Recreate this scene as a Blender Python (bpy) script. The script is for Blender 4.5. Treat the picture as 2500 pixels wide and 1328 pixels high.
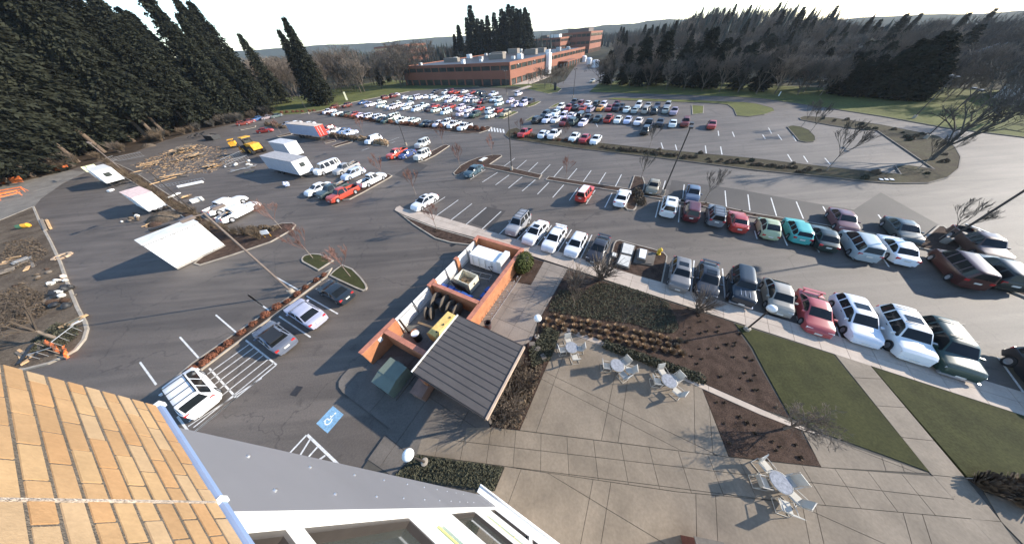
import bpy, bmesh, math, random
from mathutils import Vector, Matrix
from mathutils.geometry import tessellate_polygon
# ---------------------------------------------------------------- reset
for o in list(bpy.data.objects): bpy.data.objects.remove(o)
scene = bpy.context.scene
COL = scene.collection
PI = math.pi
rad = math.radians
RND = random.Random(11)
# ---------------------------------------------------------------- camera (ultra wide security camera on a roof bracket, 18 m up)
CAM_H = 18.0; FPX = 569.0; PITCH = rad(44.82); ROLL = rad(-4.65)
_F = Vector((0, math.cos(PITCH), -math.sin(PITCH))); _U0 = Vector((0, math.sin(PITCH), math.cos(PITCH))); _R0 = Vector((1, 0, 0))
_R = math.cos(ROLL)*_R0 + math.sin(ROLL)*_U0; _U = -math.sin(ROLL)*_R0 + math.cos(ROLL)*_U0
cam_data = bpy.data.cameras.new('camera'); cam = bpy.data.objects.new('camera', cam_data); COL.objects.link(cam)
cam_data.sensor_fit = 'HORIZONTAL'; cam_data.sensor_width = 36.0; cam_data.lens = 36.0*FPX/2500.0
cam_data.clip_start = 0.05; cam_data.clip_end = 9000
cam.matrix_world = Matrix(((_R.x, _U.x, -_F.x, 0), (_R.y, _U.y, -_F.y, 0), (_R.z, _U.z, -_F.z, CAM_H), (0, 0, 0, 1)))
scene.camera = cam
# ---------------------------------------------------------------- sky, sun, exposure
SUN_AZ = rad(6.0); SUN_EL = rad(23.5)
world = bpy.data.worlds.new('World'); scene.world = world; world.use_nodes = True
_nt = world.node_tree; _nt.nodes.clear()
_sky = _nt.nodes.new('ShaderNodeTexSky'); _sky.sky_type = 'NISHITA'; _sky.sun_disc = False
_sky.sun_elevation = SUN_EL; _sky.sun_rotation = PI/2 - SUN_AZ
_sky.air_density = 1.0; _sky.dust_density = 0.0; _sky.ozone_density = 3.0
_bg = _nt.nodes.new('ShaderNodeBackground'); _bg.inputs['Strength'].default_value = 0.15
_wo = _nt.nodes.new('ShaderNodeOutputWorld')
_nt.links.new(_sky.outputs[0], _bg.inputs[0]); _nt.links.new(_bg.outputs[0], _wo.inputs[0])
sun_data = bpy.data.lights.new('sun', 'SUN'); sun = bpy.data.objects.new('sun', sun_data); COL.objects.link(sun)
sun_data.energy = 4.1; sun_data.angle = rad(0.6); sun_data.color = (1.0, 0.905, 0.775)
_sd = Vector((math.cos(SUN_AZ)*math.cos(SUN_EL), math.sin(SUN_AZ)*math.cos(SUN_EL), math.sin(SUN_EL)))
sun.rotation_euler = _sd.to_track_quat('Z', 'Y').to_euler(); sun.location = (60, 0, 60)
vs = scene.view_settings; vs.view_transform = 'Standard'; vs.look = 'None'; vs.gamma = 1.0; vs.use_curve_mapping = False
vs.exposure = 1.2
scene.render.engine = 'CYCLES'
# ---------------------------------------------------------------- survey helper: photo pixel (2500 wide) -> point of the place at height z
def g(px, py, z=0.0):
    d = (px-1250.0)/FPX*_R - (py-664.0)/FPX*_U + _F
    t = (CAM_H - z)/-d.z
    return Vector((t*d.x, t*d.y, z))
def zz(ox, oy, s): return lambda x, y: (ox + x*s, oy + y*s)
Z3 = zz(560,560,.256); Z5 = zz(0,320,.256); Z6 = zz(560,270,.2184); Z7 = zz(1060,320,.256); Z8 = zz(1680,380,.328)
ZS = zz(1260,560,.256); ZR = zz(1800,640,.28); ZB = zz(0,560,.256); ZP = zz(1200,840,.271); ZQ = zz(1700,900,.3223)
ZL = zz(1000,1050,.32); ZE = zz(860,560,.226); ZD = zz(860,780,.226); ZF = zz(760,180,.2); ZG = zz(1200,200,.24); ZZ = zz(1850,220,.26); ZT = zz(1760,0,.296); ZW = zz(0,840,.3675)
GA = rad(-31.3); E1 = Vector((math.cos(GA), math.sin(GA), 0)); E2 = Vector((-E1.y, E1.x, 0))
def e(a, b, z=0.0): v = E1*a + E2*b; v.z = z; return v
def el(p): return (p.dot(E1), p.dot(E2))
def azp(a, b): d = g(*b)-g(*a); return math.atan2(d.y, d.x)
STALL = rad(56.6); LSTALL = rad(149.0)
# ---------------------------------------------------------------- materials
MATS = {}
def mat(name, col, rough=.8, var=.18, scale=2.0, fine=0.0, fscale=40., bump=0.0, bscale=30., metal=0., coat=0., spec=.5, col2=None, orand=0.0, coord='pos', stretch=None, alpha=None):
    if name in MATS: return MATS[name]
    m = bpy.data.materials.new(name); m.use_nodes = True; nt = m.node_tree; N = nt.nodes; Lk = nt.links
    b = N['Principled BSDF']; b.inputs['Roughness'].default_value = rough; b.inputs['Metallic'].default_value = metal
    b.inputs['Specular IOR Level'].default_value = spec
    if coat: b.inputs['Coat Weight'].default_value = coat; b.inputs['Coat Roughness'].default_value = .06
    if coord == 'pos': src = N.new('ShaderNodeNewGeometry').outputs['Position']
    else: src = N.new('ShaderNodeTexCoord').outputs['Object']
    if stretch:
        mp = N.new('ShaderNodeMapping'); mp.inputs['Scale'].default_value = stretch[:3]; mp.inputs['Rotation'].default_value = (0, 0, stretch[3] if len(stretch) > 3 else 0)
        Lk.new(src, mp.inputs[0]); src2 = mp.outputs[0]
    else: src2 = src
    c2 = col2 or tuple(c*(1-var) for c in col); c1 = tuple(min(1, c*(1+var)) for c in col) if not col2 else col
    n1 = N.new('ShaderNodeTexNoise'); n1.inputs['Scale'].default_value = scale; n1.inputs['Detail'].default_value = 5; n1.inputs['Roughness'].default_value = .6
    Lk.new(src2, n1.inputs['Vector'])
    rp = N.new('ShaderNodeValToRGB'); rp.color_ramp.elements[0].position = .32; rp.color_ramp.elements[1].position = .68
    rp.color_ramp.elements[0].color = (*c2, 1); rp.color_ramp.elements[1].color = (*c1, 1)
    Lk.new(n1.outputs['Fac'], rp.inputs[0]); out = rp.outputs[0]
    if fine:
        n2 = N.new('ShaderNodeTexNoise'); n2.inputs['Scale'].default_value = fscale; n2.inputs['Detail'].default_value = 3
        Lk.new(src, n2.inputs['Vector'])
        mr = N.new('ShaderNodeMapRange'); mr.inputs[1].default_value = .3; mr.inputs[2].default_value = .7; mr.inputs[3].default_value = 1-fine; mr.inputs[4].default_value = 1+fine
        Lk.new(n2.outputs['Fac'], mr.inputs[0])
        mx = N.new('ShaderNodeVectorMath'); mx.operation = 'SCALE'; Lk.new(out, mx.inputs[0]); Lk.new(mr.outputs[0], mx.inputs['Scale']); out = mx.outputs[0]
    if orand:
        oi = N.new('ShaderNodeObjectInfo'); mr = N.new('ShaderNodeMapRange'); mr.inputs[3].default_value = 1-orand; mr.inputs[4].default_value = 1+orand
        Lk.new(oi.outputs['Random'], mr.inputs[0]); mx = N.new('ShaderNodeVectorMath'); mx.operation = 'SCALE'
        Lk.new(out, mx.inputs[0]); Lk.new(mr.outputs[0], mx.inputs['Scale']); out = mx.outputs[0]
    Lk.new(out, b.inputs['Base Color'])
    if bump:
        n3 = N.new('ShaderNodeTexNoise'); n3.inputs['Scale'].default_value = bscale; n3.inputs['Detail'].default_value = 4; Lk.new(src, n3.inputs['Vector'])
        bp = N.new('ShaderNodeBump'); bp.inputs['Strength'].default_value = bump; bp.inputs['Distance'].default_value = .05
        Lk.new(n3.outputs['Fac'], bp.inputs['Height']); Lk.new(bp.outputs[0], b.inputs['Normal'])
    MATS[name] = m; return m
def asphalt_mat():
    m = mat('asphalt', (.104,.085,.069), .70, .22, .055, .14, 9., .35, 60., spec=.45)
    nt = m.node_tree; N = nt.nodes; Lk = nt.links; b = N['Principled BSDF']
    src = b.inputs['Base Color'].links[0].from_socket
    geo = N.new('ShaderNodeNewGeometry')
    # tyre-polished sweeps and stains, worn cracks
    mp = N.new('ShaderNodeMapping'); mp.inputs['Scale'].default_value = (.05,.6,1); mp.inputs['Rotation'].default_value = (0,0,rad(-35)); Lk.new(geo.outputs['Position'], mp.inputs[0])
    n = N.new('ShaderNodeTexNoise'); n.inputs['Scale'].default_value = 1.0; n.inputs['Detail'].default_value = 4; n.inputs['Distortion'].default_value = 1.2; Lk.new(mp.outputs[0], n.inputs['Vector'])
    mr = N.new('ShaderNodeMapRange'); mr.inputs[1].default_value = .3; mr.inputs[2].default_value = .7; mr.inputs[3].default_value = .74; mr.inputs[4].default_value = 1.28; Lk.new(n.outputs['Fac'], mr.inputs[0])
    vo = N.new('ShaderNodeTexVoronoi'); vo.feature = 'DISTANCE_TO_EDGE'; vo.inputs['Scale'].default_value = .085
    nn = N.new('ShaderNodeTexNoise'); nn.inputs['Scale'].default_value = .6; nn.inputs['Detail'].default_value = 5; Lk.new(geo.outputs['Position'], nn.inputs['Vector'])
    vm = N.new('ShaderNodeVectorMath'); vm.operation = 'MULTIPLY_ADD'; vm.inputs[1].default_value = (3,3,0); Lk.new(nn.outputs['Color'], vm.inputs[0]); Lk.new(geo.outputs['Position'], vm.inputs[2]); Lk.new(vm.outputs[0], vo.inputs['Vector'])
    cr = N.new('ShaderNodeMapRange'); cr.inputs[1].default_value = 0; cr.inputs[2].default_value = .006; cr.inputs[3].default_value = .62; cr.inputs[4].default_value = 1; Lk.new(vo.outputs['Distance'], cr.inputs[0])
    st = N.new('ShaderNodeTexNoise'); st.inputs['Scale'].default_value = .9; st.inputs['Detail'].default_value = 6; st.inputs['Roughness'].default_value = .7; Lk.new(geo.outputs['Position'], st.inputs['Vector'])
    sr = N.new('ShaderNodeMapRange'); sr.inputs[1].default_value = .28; sr.inputs[2].default_value = .42; sr.inputs[3].default_value = .60; sr.inputs[4].default_value = 1.0; Lk.new(st.outputs['Fac'], sr.inputs[0])
    m1 = N.new('ShaderNodeMath'); m1.operation = 'MULTIPLY'; Lk.new(mr.outputs[0], m1.inputs[0]); Lk.new(cr.outputs[0], m1.inputs[1])
    m2 = N.new('ShaderNodeMath'); m2.operation = 'MULTIPLY'; Lk.new(m1.outputs[0], m2.inputs[0]); Lk.new(sr.outputs[0], m2.inputs[1])
    sc = N.new('ShaderNodeVectorMath'); sc.operation = 'SCALE'; Lk.new(src, sc.inputs[0]); Lk.new(m2.outputs[0], sc.inputs['Scale']); Lk.new(sc.outputs[0], b.inputs['Base Color'])
    return m
ASPH = asphalt_mat()
CONC = mat('plaza_concrete', (.196,.158,.117), .8, .2, .5, .10, 7., .1, 50., orand=.04, spec=.3)
WALK = mat('walk_concrete', (.44,.36,.29), .8, .12, .7, .06, 9., .1, 50., orand=.06, spec=.3)
UPC = mat('upper_walk_concrete', (.225,.188,.155), .85, .14, .6, .08, 8., .1, 50., orand=.05, spec=.3)
OLDC = mat('grey_concrete', (.135,.116,.098), .85, .18, .6, .12, 8., .1, 50., spec=.3)
KERB = mat('kerb_concrete', (.32,.275,.22), .85, .2, 1.2, .1, 12.)
JOINT = mat('joint_dark', (.07,.062,.05), .95)
PAINT = mat('road_paint', (.62,.60,.56), .7, .22, 3., .2, 18.)
SOIL = mat('bark_mulch', (.066,.043,.032), .97, .35, 1.6, .4, 14., .8, 25., spec=.1)
DIRT = mat('bare_dirt', (.155,.120,.086), .97, .4, .35, .3, 6., .7, 12., col2=(.066,.048,.034), spec=.1)
DUST = mat('dusty_gravel', (.19,.17,.145), .95, .2, .5, .2, 10., .4, 30., spec=.1)
LAWN = mat('lawn_grass', (.060,.060,.024), .95, .3, .7, .22, 8., .3, 40., col2=(.040,.041,.018), spec=.1)
LAWN2 = mat('lawn_far', (.130,.135,.042), .95, .3, .12, .25, 3., .5, 12., col2=(.080,.085,.032), spec=.1)
LITTER = mat('leaf_litter', (.050,.036,.025), .97, .45, .3, .35, 5., .6, 10., spec=.1)
TERR = mat('rough_ground', (.055,.050,.032), .97, .4, .04, .3, 1., spec=.1)
BRICKF = [mat('face_brick_%d' % i, c, .85, .10, 5., .06, 60., .08, 120., spec=.2) for i, c in enumerate([(.415,.260,.135),(.44,.288,.152),(.385,.236,.120),(.43,.295,.172),(.42,.246,.120)])]
MORTAR = mat('mortar', (.135,.112,.088), .95, .2, 8., .3, 90., .6, 160.)
BRW = mat('enclosure_brick', (.40,.165,.075), .85, .15, 1.5, .15, 22., .15, 40.)
BRFAR = mat('red_brick_far', (.25,.10,.06), .9, .10, .1, .08, 2.)
BLUEF = mat('blue_grey_flashing', (.24,.33,.52), .45, .1, 2.)
GREYM = mat('grey_metal_panel', (.20,.20,.218), .5, .07, .6, spec=.4)
WHITEP = mat('white_panel', (.80,.79,.76), .5, .05, .8)
WHITE = mat('white_paint', (.80,.79,.77), .45, .06, 1.5)
OFFW = mat('offwhite_paint', (.68,.66,.60), .55, .12, 1.2)
GLASS = mat('dark_glass', (.05,.056,.05), .06, .3, .4, spec=.6)
GREENG = mat('green_glass', (.12,.20,.14), .25, .15, 1.5)
CGLASS = mat('car_glass', (.012,.014,.015), .12, .2, 1., spec=.35)
TYRE = mat('tyre_rubber', (.022,.022,.023), .85)
RIM = mat('wheel_rim', (.45,.45,.46), .35, .1, metal=.6)
CHROME = mat('bright_metal', (.55,.55,.56), .3, .1, metal=.8)
BLACK = mat('black_plastic', (.02,.02,.021), .6)
DKMETAL = mat('dark_bronze_metal', (.045,.038,.034), .5, spec=.4)
POLEM = mat('brown_pole_paint', (.16,.125,.105), .55)
GALV = mat('galvanised_steel', (.38,.38,.38), .45, .15, 3., metal=.5)
RED = mat('red_lens', (.45,.03,.03), .25, spec=.5)
LENS = mat('clear_lens', (.62,.62,.62), .2)
ORANGE = mat('safety_orange', (.85,.20,.05), .7, .15)
YELLOW = mat('machine_yellow', (.72,.36,.03), .5, .25, 2.)
WOOD = mat('raw_timber', (.60,.37,.18), .85, .25, 1.5, orand=.35)
WOODG = mat('weathered_timber', (.19,.155,.12), .9, .3, 1.5, orand=.3)
BARK = mat('conifer_bark', (.115,.082,.058), .95, .3, .8, .3, 6.)
TWIG = mat('bare_twigs', (.16,.125,.095), .95, .2, .4, orand=.25)
TWIGD = mat('dark_twigs', (.062,.055,.046), .95, .2, .4, orand=.25)
TWIGR = mat('reddish_twigs', (.17,.088,.068), .95, .2, .4, orand=.2)
TWIGB = mat('brown_woodland_twigs', (.105,.080,.060), .95, .3, .08, orand=.3)
FIR = mat('fir_needles', (.024,.026,.016), .9, .35, .25, .25, 2., orand=.25, spec=.15)
FIRD = mat('dark_fir_needles', (.018,.021,.014), .9, .35, .25, .2, 2., orand=.2, spec=.1)
IVY = mat('ivy_leaves', (.060,.058,.036), .9, .4, 2.5, .3, 20., spec=.25)
HEDGE = mat('clipped_hedge_leaves', (.075,.085,.022), .8, .4, 3., .3, 20., orand=.1, spec=.25)
REDHEDGE = mat('rust_red_leaves', (.15,.055,.028), .9, .35, 1.5, .3, 8., orand=.2)
BROWNH = mat('dry_brown_shrub', (.105,.074,.046), .95, .35, 1.2, .3, 8., orand=.25)
STRAW = mat('dry_straw', (.34,.235,.14), .95, .3, 4., .3, 20., orand=.25)
BLUEP = mat('blue_plastic', (.035,.10,.34), .45, .15)
GREENB = mat('green_enamel', (.135,.16,.125), .5, .1)
ROOFM = mat('bronze_roof_metal', (.088,.078,.072), .5, .08, .4, .06, 3., spec=.4)
ROOFFAR = mat('flat_roof_membrane', (.115,.10,.09), .9, .12, .06)
TAN = mat('tan_trim', (.46,.34,.25), .7)
ADA = mat('blue_marking_paint', (.20,.36,.50), .75, .25, 4., .3, 20.)
REDP = mat('red_enamel', (.55,.045,.03), .4, .1)
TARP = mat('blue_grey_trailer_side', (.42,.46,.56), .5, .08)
HILL = mat('wooded_hill', (.045,.052,.038), .95, .35, .01, .3, .06, spec=.05)
HILLB = mat('far_wooded_hill', (.045,.052,.038), .95, .2, .008, .2, .05, spec=.05)
# ---------------------------------------------------------------- mesh helpers
class MB:
    def __init__(s): s.v = []; s.f = []; s.m = []
    def add(s, vs, fs, mi=0):
        o = len(s.v); s.v += [tuple(v) for v in vs]; s.f += [tuple(i+o for i in f) for f in fs]; s.m += [mi]*len(fs); return s
    def box(s, cx, cy, cz, sx, sy, sz, rz=0., mi=0, rx=0., ry=0.):
        M = Matrix.Translation((cx,cy,cz)) @ Matrix.Rotation(rz,4,'Z') @ Matrix.Rotation(ry,4,'Y') @ Matrix.Rotation(rx,4,'X')
        vs = [M @ Vector((x*sx/2,y*sy/2,z*sz/2)) for z in (-1,1) for y in (-1,1) for x in (-1,1)]
        return s.add(vs, [(0,2,3,1),(4,5,7,6),(0,1,5,4),(2,6,7,3),(0,4,6,2),(1,3,7,5)], mi)
    def bar(s, p, q, w, h=None, mi=0):
        p = Vector(p); q = Vector(q); h = h or w; d = q-p
        if d.length < 1e-6: return s
        z = d.normalized(); a = Vector((0,0,1)) if abs(z.z) < .95 else Vector((1,0,0)); x = z.cross(a).normalized(); y = x.cross(z)
        c = [(-1,-1),(1,-1),(1,1),(-1,1)]
        vs = [p+x*i*w/2+y*j*h/2 for i,j in c]+[q+x*i*w/2+y*j*h/2 for i,j in c]
        return s.add(vs, [(0,1,2,3),(7,6,5,4),(0,4,5,1),(1,5,6,2),(2,6,7,3),(3,7,4,0)], mi)
    def tube(s, p, q, r0, r1=None, n=6, mi=0, cap=True):
        p = Vector(p); q = Vector(q); r1 = r0 if r1 is None else r1; d = q-p
        if d.length < 1e-6: return s
        z = d.normalized(); a = Vector((0,0,1)) if abs(z.z) < .95 else Vector((1,0,0)); x = z.cross(a).normalized(); y = x.cross(z)
        vs = [];
        for c, r in ((p,r0),(q,r1)):
            for k in range(n):
                t = 2*PI*k/n; vs.append(c+x*math.cos(t)*r+y*math.sin(t)*r)
        fs = [(k,(k+1)%n,n+(k+1)%n,n+k) for k in range(n)]
        if cap: fs += [tuple(range(n-1,-1,-1)), tuple(range(n,2*n))]
        return s.add(vs, fs, mi)
    def lathe(s, prof, n=12, mi=0, c=(0,0,0)):
        vs = [(c[0]+r*math.cos(2*PI*k/n), c[1]+r*math.sin(2*PI*k/n), c[2]+z) for r,z in prof for k in range(n)]
        fs = [(i*n+k, i*n+(k+1)%n, (i+1)*n+(k+1)%n, (i+1)*n+k) for i in range(len(prof)-1) for k in range(n)]
        return s.add(vs, fs, mi)
    def prism(s, poly, z0, z1, mi=0, bottom=False):
        P = [Vector((p[0],p[1],0)) for p in poly]
        if sum(P[i].x*P[(i+1)%len(P)].y-P[(i+1)%len(P)].x*P[i].y for i in range(len(P))) < 0: P.reverse()
        n = len(P); vs = [(p.x,p.y,z1) for p in P]+[(p.x,p.y,z0) for p in P]
        fs = [(n+i, n+(i+1)%n, (i+1)%n, i) for i in range(n)]
        tr = [list(range(n))] if n <= 4 else tessellate_polygon([P])
        for t in tr:
            t = list(t); a,b,c = (P[t[0]],P[t[1]],P[t[2]])
            if n > 4 and (b-a).cross(c-a).z < 0: t.reverse()
            fs.append(tuple(t))
            if bottom: fs.append(tuple(n+i for i in reversed(t)))
        return s.add(vs, fs, mi)
    def mesh(s, name, mats, smooth=False, sharp=0.6):
        me = bpy.data.meshes.new(name); me.from_pydata(s.v, [], s.f)
        for m in (mats if isinstance(mats,(list,tuple)) else [mats]): me.materials.append(m)
        if any(s.m): me.polygons.foreach_set('material_index', s.m)
        if smooth:
            me.polygons.foreach_set('use_smooth', [True]*len(s.f))
            bm = bmesh.new(); bm.from_mesh(me); bmesh.ops.remove_doubles(bm, verts=bm.verts, dist=1e-4)
            for ed in bm.edges:
                if len(ed.link_faces) == 2 and ed.calc_face_angle(0) > sharp: ed.smooth = False
            bm.to_mesh(me); bm.free()
        me.update(); return me
    def build(s, name, mats, parent=None, smooth=False, loc=None, rz=0., sharp=.6):
        return link(name, s.mesh(name, mats, smooth, sharp), parent, loc, rz)
def link(name, me, parent=None, loc=None, rz=0.):
    o = bpy.data.objects.new(name, me); COL.objects.link(o)
    if parent: o.parent = parent
    if loc is not None: o.location = loc
    if rz: o.rotation_euler = (0,0,rz)
    return o
def tag(o, label=None, cat=None, group=None, kind=None):
    if label: o['label'] = label
    if cat: o['category'] = cat
    if group: o['group'] = group
    if kind: o['kind'] = kind
    return o
def thing(name, label, cat, loc=(0,0,0), rz=0., group=None): return tag(link(name, None, None, loc, rz), label, cat, group)
KIDS = {}
def copy_tree(o, loc, rz=0., label=None, group=None, scale=None):
    c = o.copy(); COL.objects.link(c); c.location = loc; c.rotation_euler = (0,0,rz)
    if label: c['label'] = label
    if group: c['group'] = group
    if scale: c.scale = scale if isinstance(scale,(tuple,list)) else (scale,)*3
    for ch in KIDS.setdefault(o.name, list(o.children)):
        k = ch.copy(); COL.objects.link(k); k.parent = c
        for sub in KIDS.setdefault(ch.name, list(ch.children)):
            q = sub.copy(); COL.objects.link(q); q.parent = k
    return c
def inset(poly, d):
    P = [Vector((p[0],p[1])) for p in poly]; n = len(P)
    if sum(P[i].x*P[(i+1)%n].y-P[(i+1)%n].x*P[i].y for i in range(n)) < 0: P.reverse()
    out = []
    for i in range(n):
        a = (P[i]-P[i-1]); b = (P[(i+1)%n]-P[i])
        if a.length < 1e-9 or b.length < 1e-9: out.append(P[i].copy()); continue
        a.normalize(); b.normalize(); na = Vector((-a.y,a.x)); nb = Vector((-b.y,b.x)); h = na+nb
        k = h.dot(h); h = h*(2/k) if k > 1e-6 else na
        if h.length > 3: h = h.normalized()*3
        out.append(P[i]+h*d)
    return out
def smoothpoly(pts, it=1):
    for _ in range(it):
        out = []
        for i in range(len(pts)):
            a, b = pts[i], pts[(i+1)%len(pts)]
            out += [a*.75+b*.25, a*.25+b*.75]
        pts = out
    return pts
def gp(pxs): return [g(*p) for p in pxs]
def split_poly(poly, a, b):
    "split a polygon by the infinite line a-b"
    n = Vector((-(b.y-a.y), b.x-a.x)); L, R_ = [], []
    N = len(poly)
    for i in range(N):
        p, q = poly[i], poly[(i+1)%N]; sp = (p.x-a.x)*n.x+(p.y-a.y)*n.y; sq = (q.x-a.x)*n.x+(q.y-a.y)*n.y
        (L if sp >= 0 else R_).append(p)
        if sp*sq < 0:
            x = p+(q-p)*(sp/(sp-sq)); L.append(x); R_.append(x)
    return [P for P in (L,R_) if len(P) > 2 and abs(sum(P[i].x*P[(i+1)%len(P)].y-P[(i+1)%len(P)].x*P[i].y for i in range(len(P)))) > .04]
def clip_cell(poly, cell):
    out = [Vector((p.x,p.y,0)) for p in poly]
    for i in range(len(cell)):
        a, b = cell[i], cell[(i+1)%len(cell)]; src, out = out, []
        for k in range(len(src)):
            p, q = src[k], src[(k+1)%len(src)]
            sp = (b.x-a.x)*(p.y-a.y)-(b.y-a.y)*(p.x-a.x); sq = (b.x-a.x)*(q.y-a.y)-(b.y-a.y)*(q.x-a.x)
            if sp >= 0: out.append(p)
            if sp*sq < 0: out.append(p+(q-p)*(sp/(sp-sq)))
        if len(out) < 3: return []
    return out
def inside(p, poly):
    c = False
    for i in range(len(poly)):
        a, b = poly[i], poly[i-1]
        if (a.y > p.y) != (b.y > p.y) and p.x < (b.x-a.x)*(p.y-a.y)/(b.y-a.y)+a.x: c = not c
    return c
def scatter(poly, n, rnd=RND):
    x0 = min(p.x for p in poly); x1 = max(p.x for p in poly); y0 = min(p.y for p in poly); y1 = max(p.y for p in poly); out = []; k = 0
    while len(out) < n and k < n*30:
        k += 1; p = Vector((rnd.uniform(x0,x1), rnd.uniform(y0,y1), 0))
        if inside(p, poly): out.append(p)
    return out
# ================================================================ SETTING
def sm(t): t = max(0., min(1., t)); return t*t*(3-2*t)
def tz(x, y):
    "terrain height: level around the car parks, falling into a shallow valley to the right"
    r = math.hypot(x, y); az = math.degrees(math.atan2(y, x))
    w = sm((62-az)/22.) if az > -60 else 0
    d = 0.
    if r > 135: d = w*min(1.,(r-135)/765.)*23 + w*max(0., r-900)*.022
    bump = 15*sm((r-200)/260.)*sm((64-az)/8.)*sm((az-38)/10.)*(1-sm((r-620)/300.))
    return -.06-d+bump
def make_terrain():
    vs = []; fs = []; rs = [0,40,80,120,135,160,200,260,340,450,600,800,1000,1300,1700,2200,2900]; n = 96
    for r in rs:
        for k in range(n):
            a = 2*PI*k/n; x, y = r*math.cos(a), r*math.sin(a); vs.append((x,y,tz(x,y)))
    for i in range(len(rs)-1):
        for k in range(n): fs.append((i*n+k, (i+1)*n+k, (i+1)*n+(k+1)%n, i*n+(k+1)%n))
    m = MB(); m.add(vs, fs); tag(m.build('terrain', TERR, smooth=True), kind='structure')
make_terrain()
def slab(name, poly, z0, z1, m, kind='structure'):
    b = MB(); b.prism(poly, z0, z1); o = b.build(name, m)
    return tag(o, kind=kind) if kind else o
# the whole car park and drive is one asphalt sheet; beds, lawns and walks stand on it
lot_poly = [Vector(p) for p in ((-40,-25,0),(120,-25,0),(120,40,0),(104,66,0),(96,88,0),(62,128,0),(60,150,0),(95,290,0),(80,296,0),(38,165,0),(20,140,0),(-10,165,0),(-58,178,0),(-92,160,0),(-128,125,0),(-136,95,0),(-136,30,0),(-60,-25,0))]
lot = slab('parking_lot', lot_poly, -.06, 0., ASPH)
def bed(name, pts, soil, h=.13, kw=.15, it=0, kerb=KERB, kind='structure'):
    P = [Vector((p.x,p.y,0)) for p in pts]
    if it: P = smoothpoly(P, it)
    inn = inset(P, kw); outp = inset(P, 0.)
    o = MB().prism(inn, -.02, h-.03).build(name, soil); tag(o, kind=kind)
    k = MB(); n = len(outp)
    vs = [(p.x,p.y,-.01) for p in outp]+[(p.x,p.y,h) for p in outp]+[(p.x,p.y,h) for p in inn]+[(p.x,p.y,h-.06) for p in inn]
    fs = []
    for i in range(n):
        j = (i+1)%n
        for a in range(3): fs.append((a*n+i,a*n+j,(a+1)*n+j,(a+1)*n+i))
    k.add(vs, fs); k.build('kerb', kerb, o); return o, [Vector((p.x,p.y,h-.03)) for p in inn]
def flat(name, pts, soil, z0=-.02, z1=.03): return slab(name, pts, z0, z1, soil)
# ---- left side: building-site dirt bed and forest floor
dirt_px = [(85,505),(100,540),(128,590),(152,640),(172,695),(195,750),(214,785),(219,803),(212,828),(190,855),(160,872),(120,890),(60,905),(-60,915),(-180,820),(-260,600),(-120,590),(0,540)]
dirt_bed, dirt_poly = bed('dirt_ground', gp(dirt_px), DIRT, .16, .2)
edge = [g(-60,478),g(0,455),g(60,442),g(160,418),g(230,398),g(330,372),g(400,345),g(470,325),g(560,305),g(640,290),g(683,279)]
forest_poly = edge+[Vector(p) for p in ((-95,150,0),(-110,200,0),(-330,330,0),(-420,60,0),(-200,20,0))]
forest_floor = slab('forest_floor', forest_poly, -.1, .10, LITTER)
flat('dusty_track', gp([(0,452),(60,439),(160,415),(210,420),(150,450),(100,485),(85,503),(0,538),(-60,560),(-60,480)]), DUST, -.02, .008)
# ---- lawns
lawn_far = bed('lawn', gp([(672,283),(735,279),(785,271),(860,251),(900,243),(930,237),(1000,224),(1100,216),(1170,213),(1160,205),(950,196),(830,215),(640,250)]), LAWN2, .14)[0]
lawn_office = bed('lawn', gp([(1170,216),(1245,213),(1262,213),(1338,230),(1362,226),(1372,218),(1345,205),(1250,207)]), LAWN2, .14)[0]
flat('office_path', gp([(1246,225),(1262,225),(1300,212),(1290,210)]), WALK, .1, .125)
lawn_right = bed('lawn', gp([(1438,226),(1530,229),(1650,233),(1800,238),(1866,243),(1997,262),(2160,287),(2308,314),(2505,338),(2800,345),(2700,250),(2500,225),(2300,215),(2000,215),(1700,200),(1520,196),(1460,205)]), LAWN2, .14, .14, kerb=OLDC)[0]  # right-hand kerbs use darker concrete to paint in their shaded near faces
bed('lawn', gp([(1500,240),(1600,243),(1700,246),(1762,249),(1819,251),(1849,255),(1887,265),(1891,272),(1866,281),(1827,286),(1797,284),(1790,267),(1776,257),(1750,254),(1650,250),(1520,246),(1480,243)]), LAWN2, .13, .14, kerb=OLDC)
bed('lawn', gp([(1688,258),(1718,260),(1717,278),(1690,281)]), LAWN2, .13)
big_island, big_poly = bed('planting_bed', gp([(1950,289),(1962,285),(2032,289),(2149,306),(2240,324),(2292,335),(2331,360),(2345,386),(2340,414),(2313,436),(2266,449),(2188,450),(2123,446),(2006,433),(1850,418),(1750,405),(1600,386),(1400,363),(1290,347),(1245,341),(1232,331),(1242,318),(1262,313),(1275,321),(1340,337),(1470,351),(1600,365),(1850,389),(2019,409),(2196,427),(2183,407),(2215,405),(2276,414),(2139,320),(2076,315),(2030,308),(1954,294)]), mat('island_turf',(.068,.060,.032),.95,.4,.35,.4,5.,.6,15.,col2=(.050,.038,.026),spec=.1), .14, .14, kerb=OLDC)  # kerb colour darkened for the shade on its near side
bed('planting_bed', gp([ZZ(270,350),ZZ(320,338),ZZ(400,350),ZZ(480,380),ZZ(538,440),ZZ(542,478),ZZ(520,492),ZZ(450,496),ZZ(380,482)]), LAWN, .13, .14, kerb=OLDC)
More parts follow.
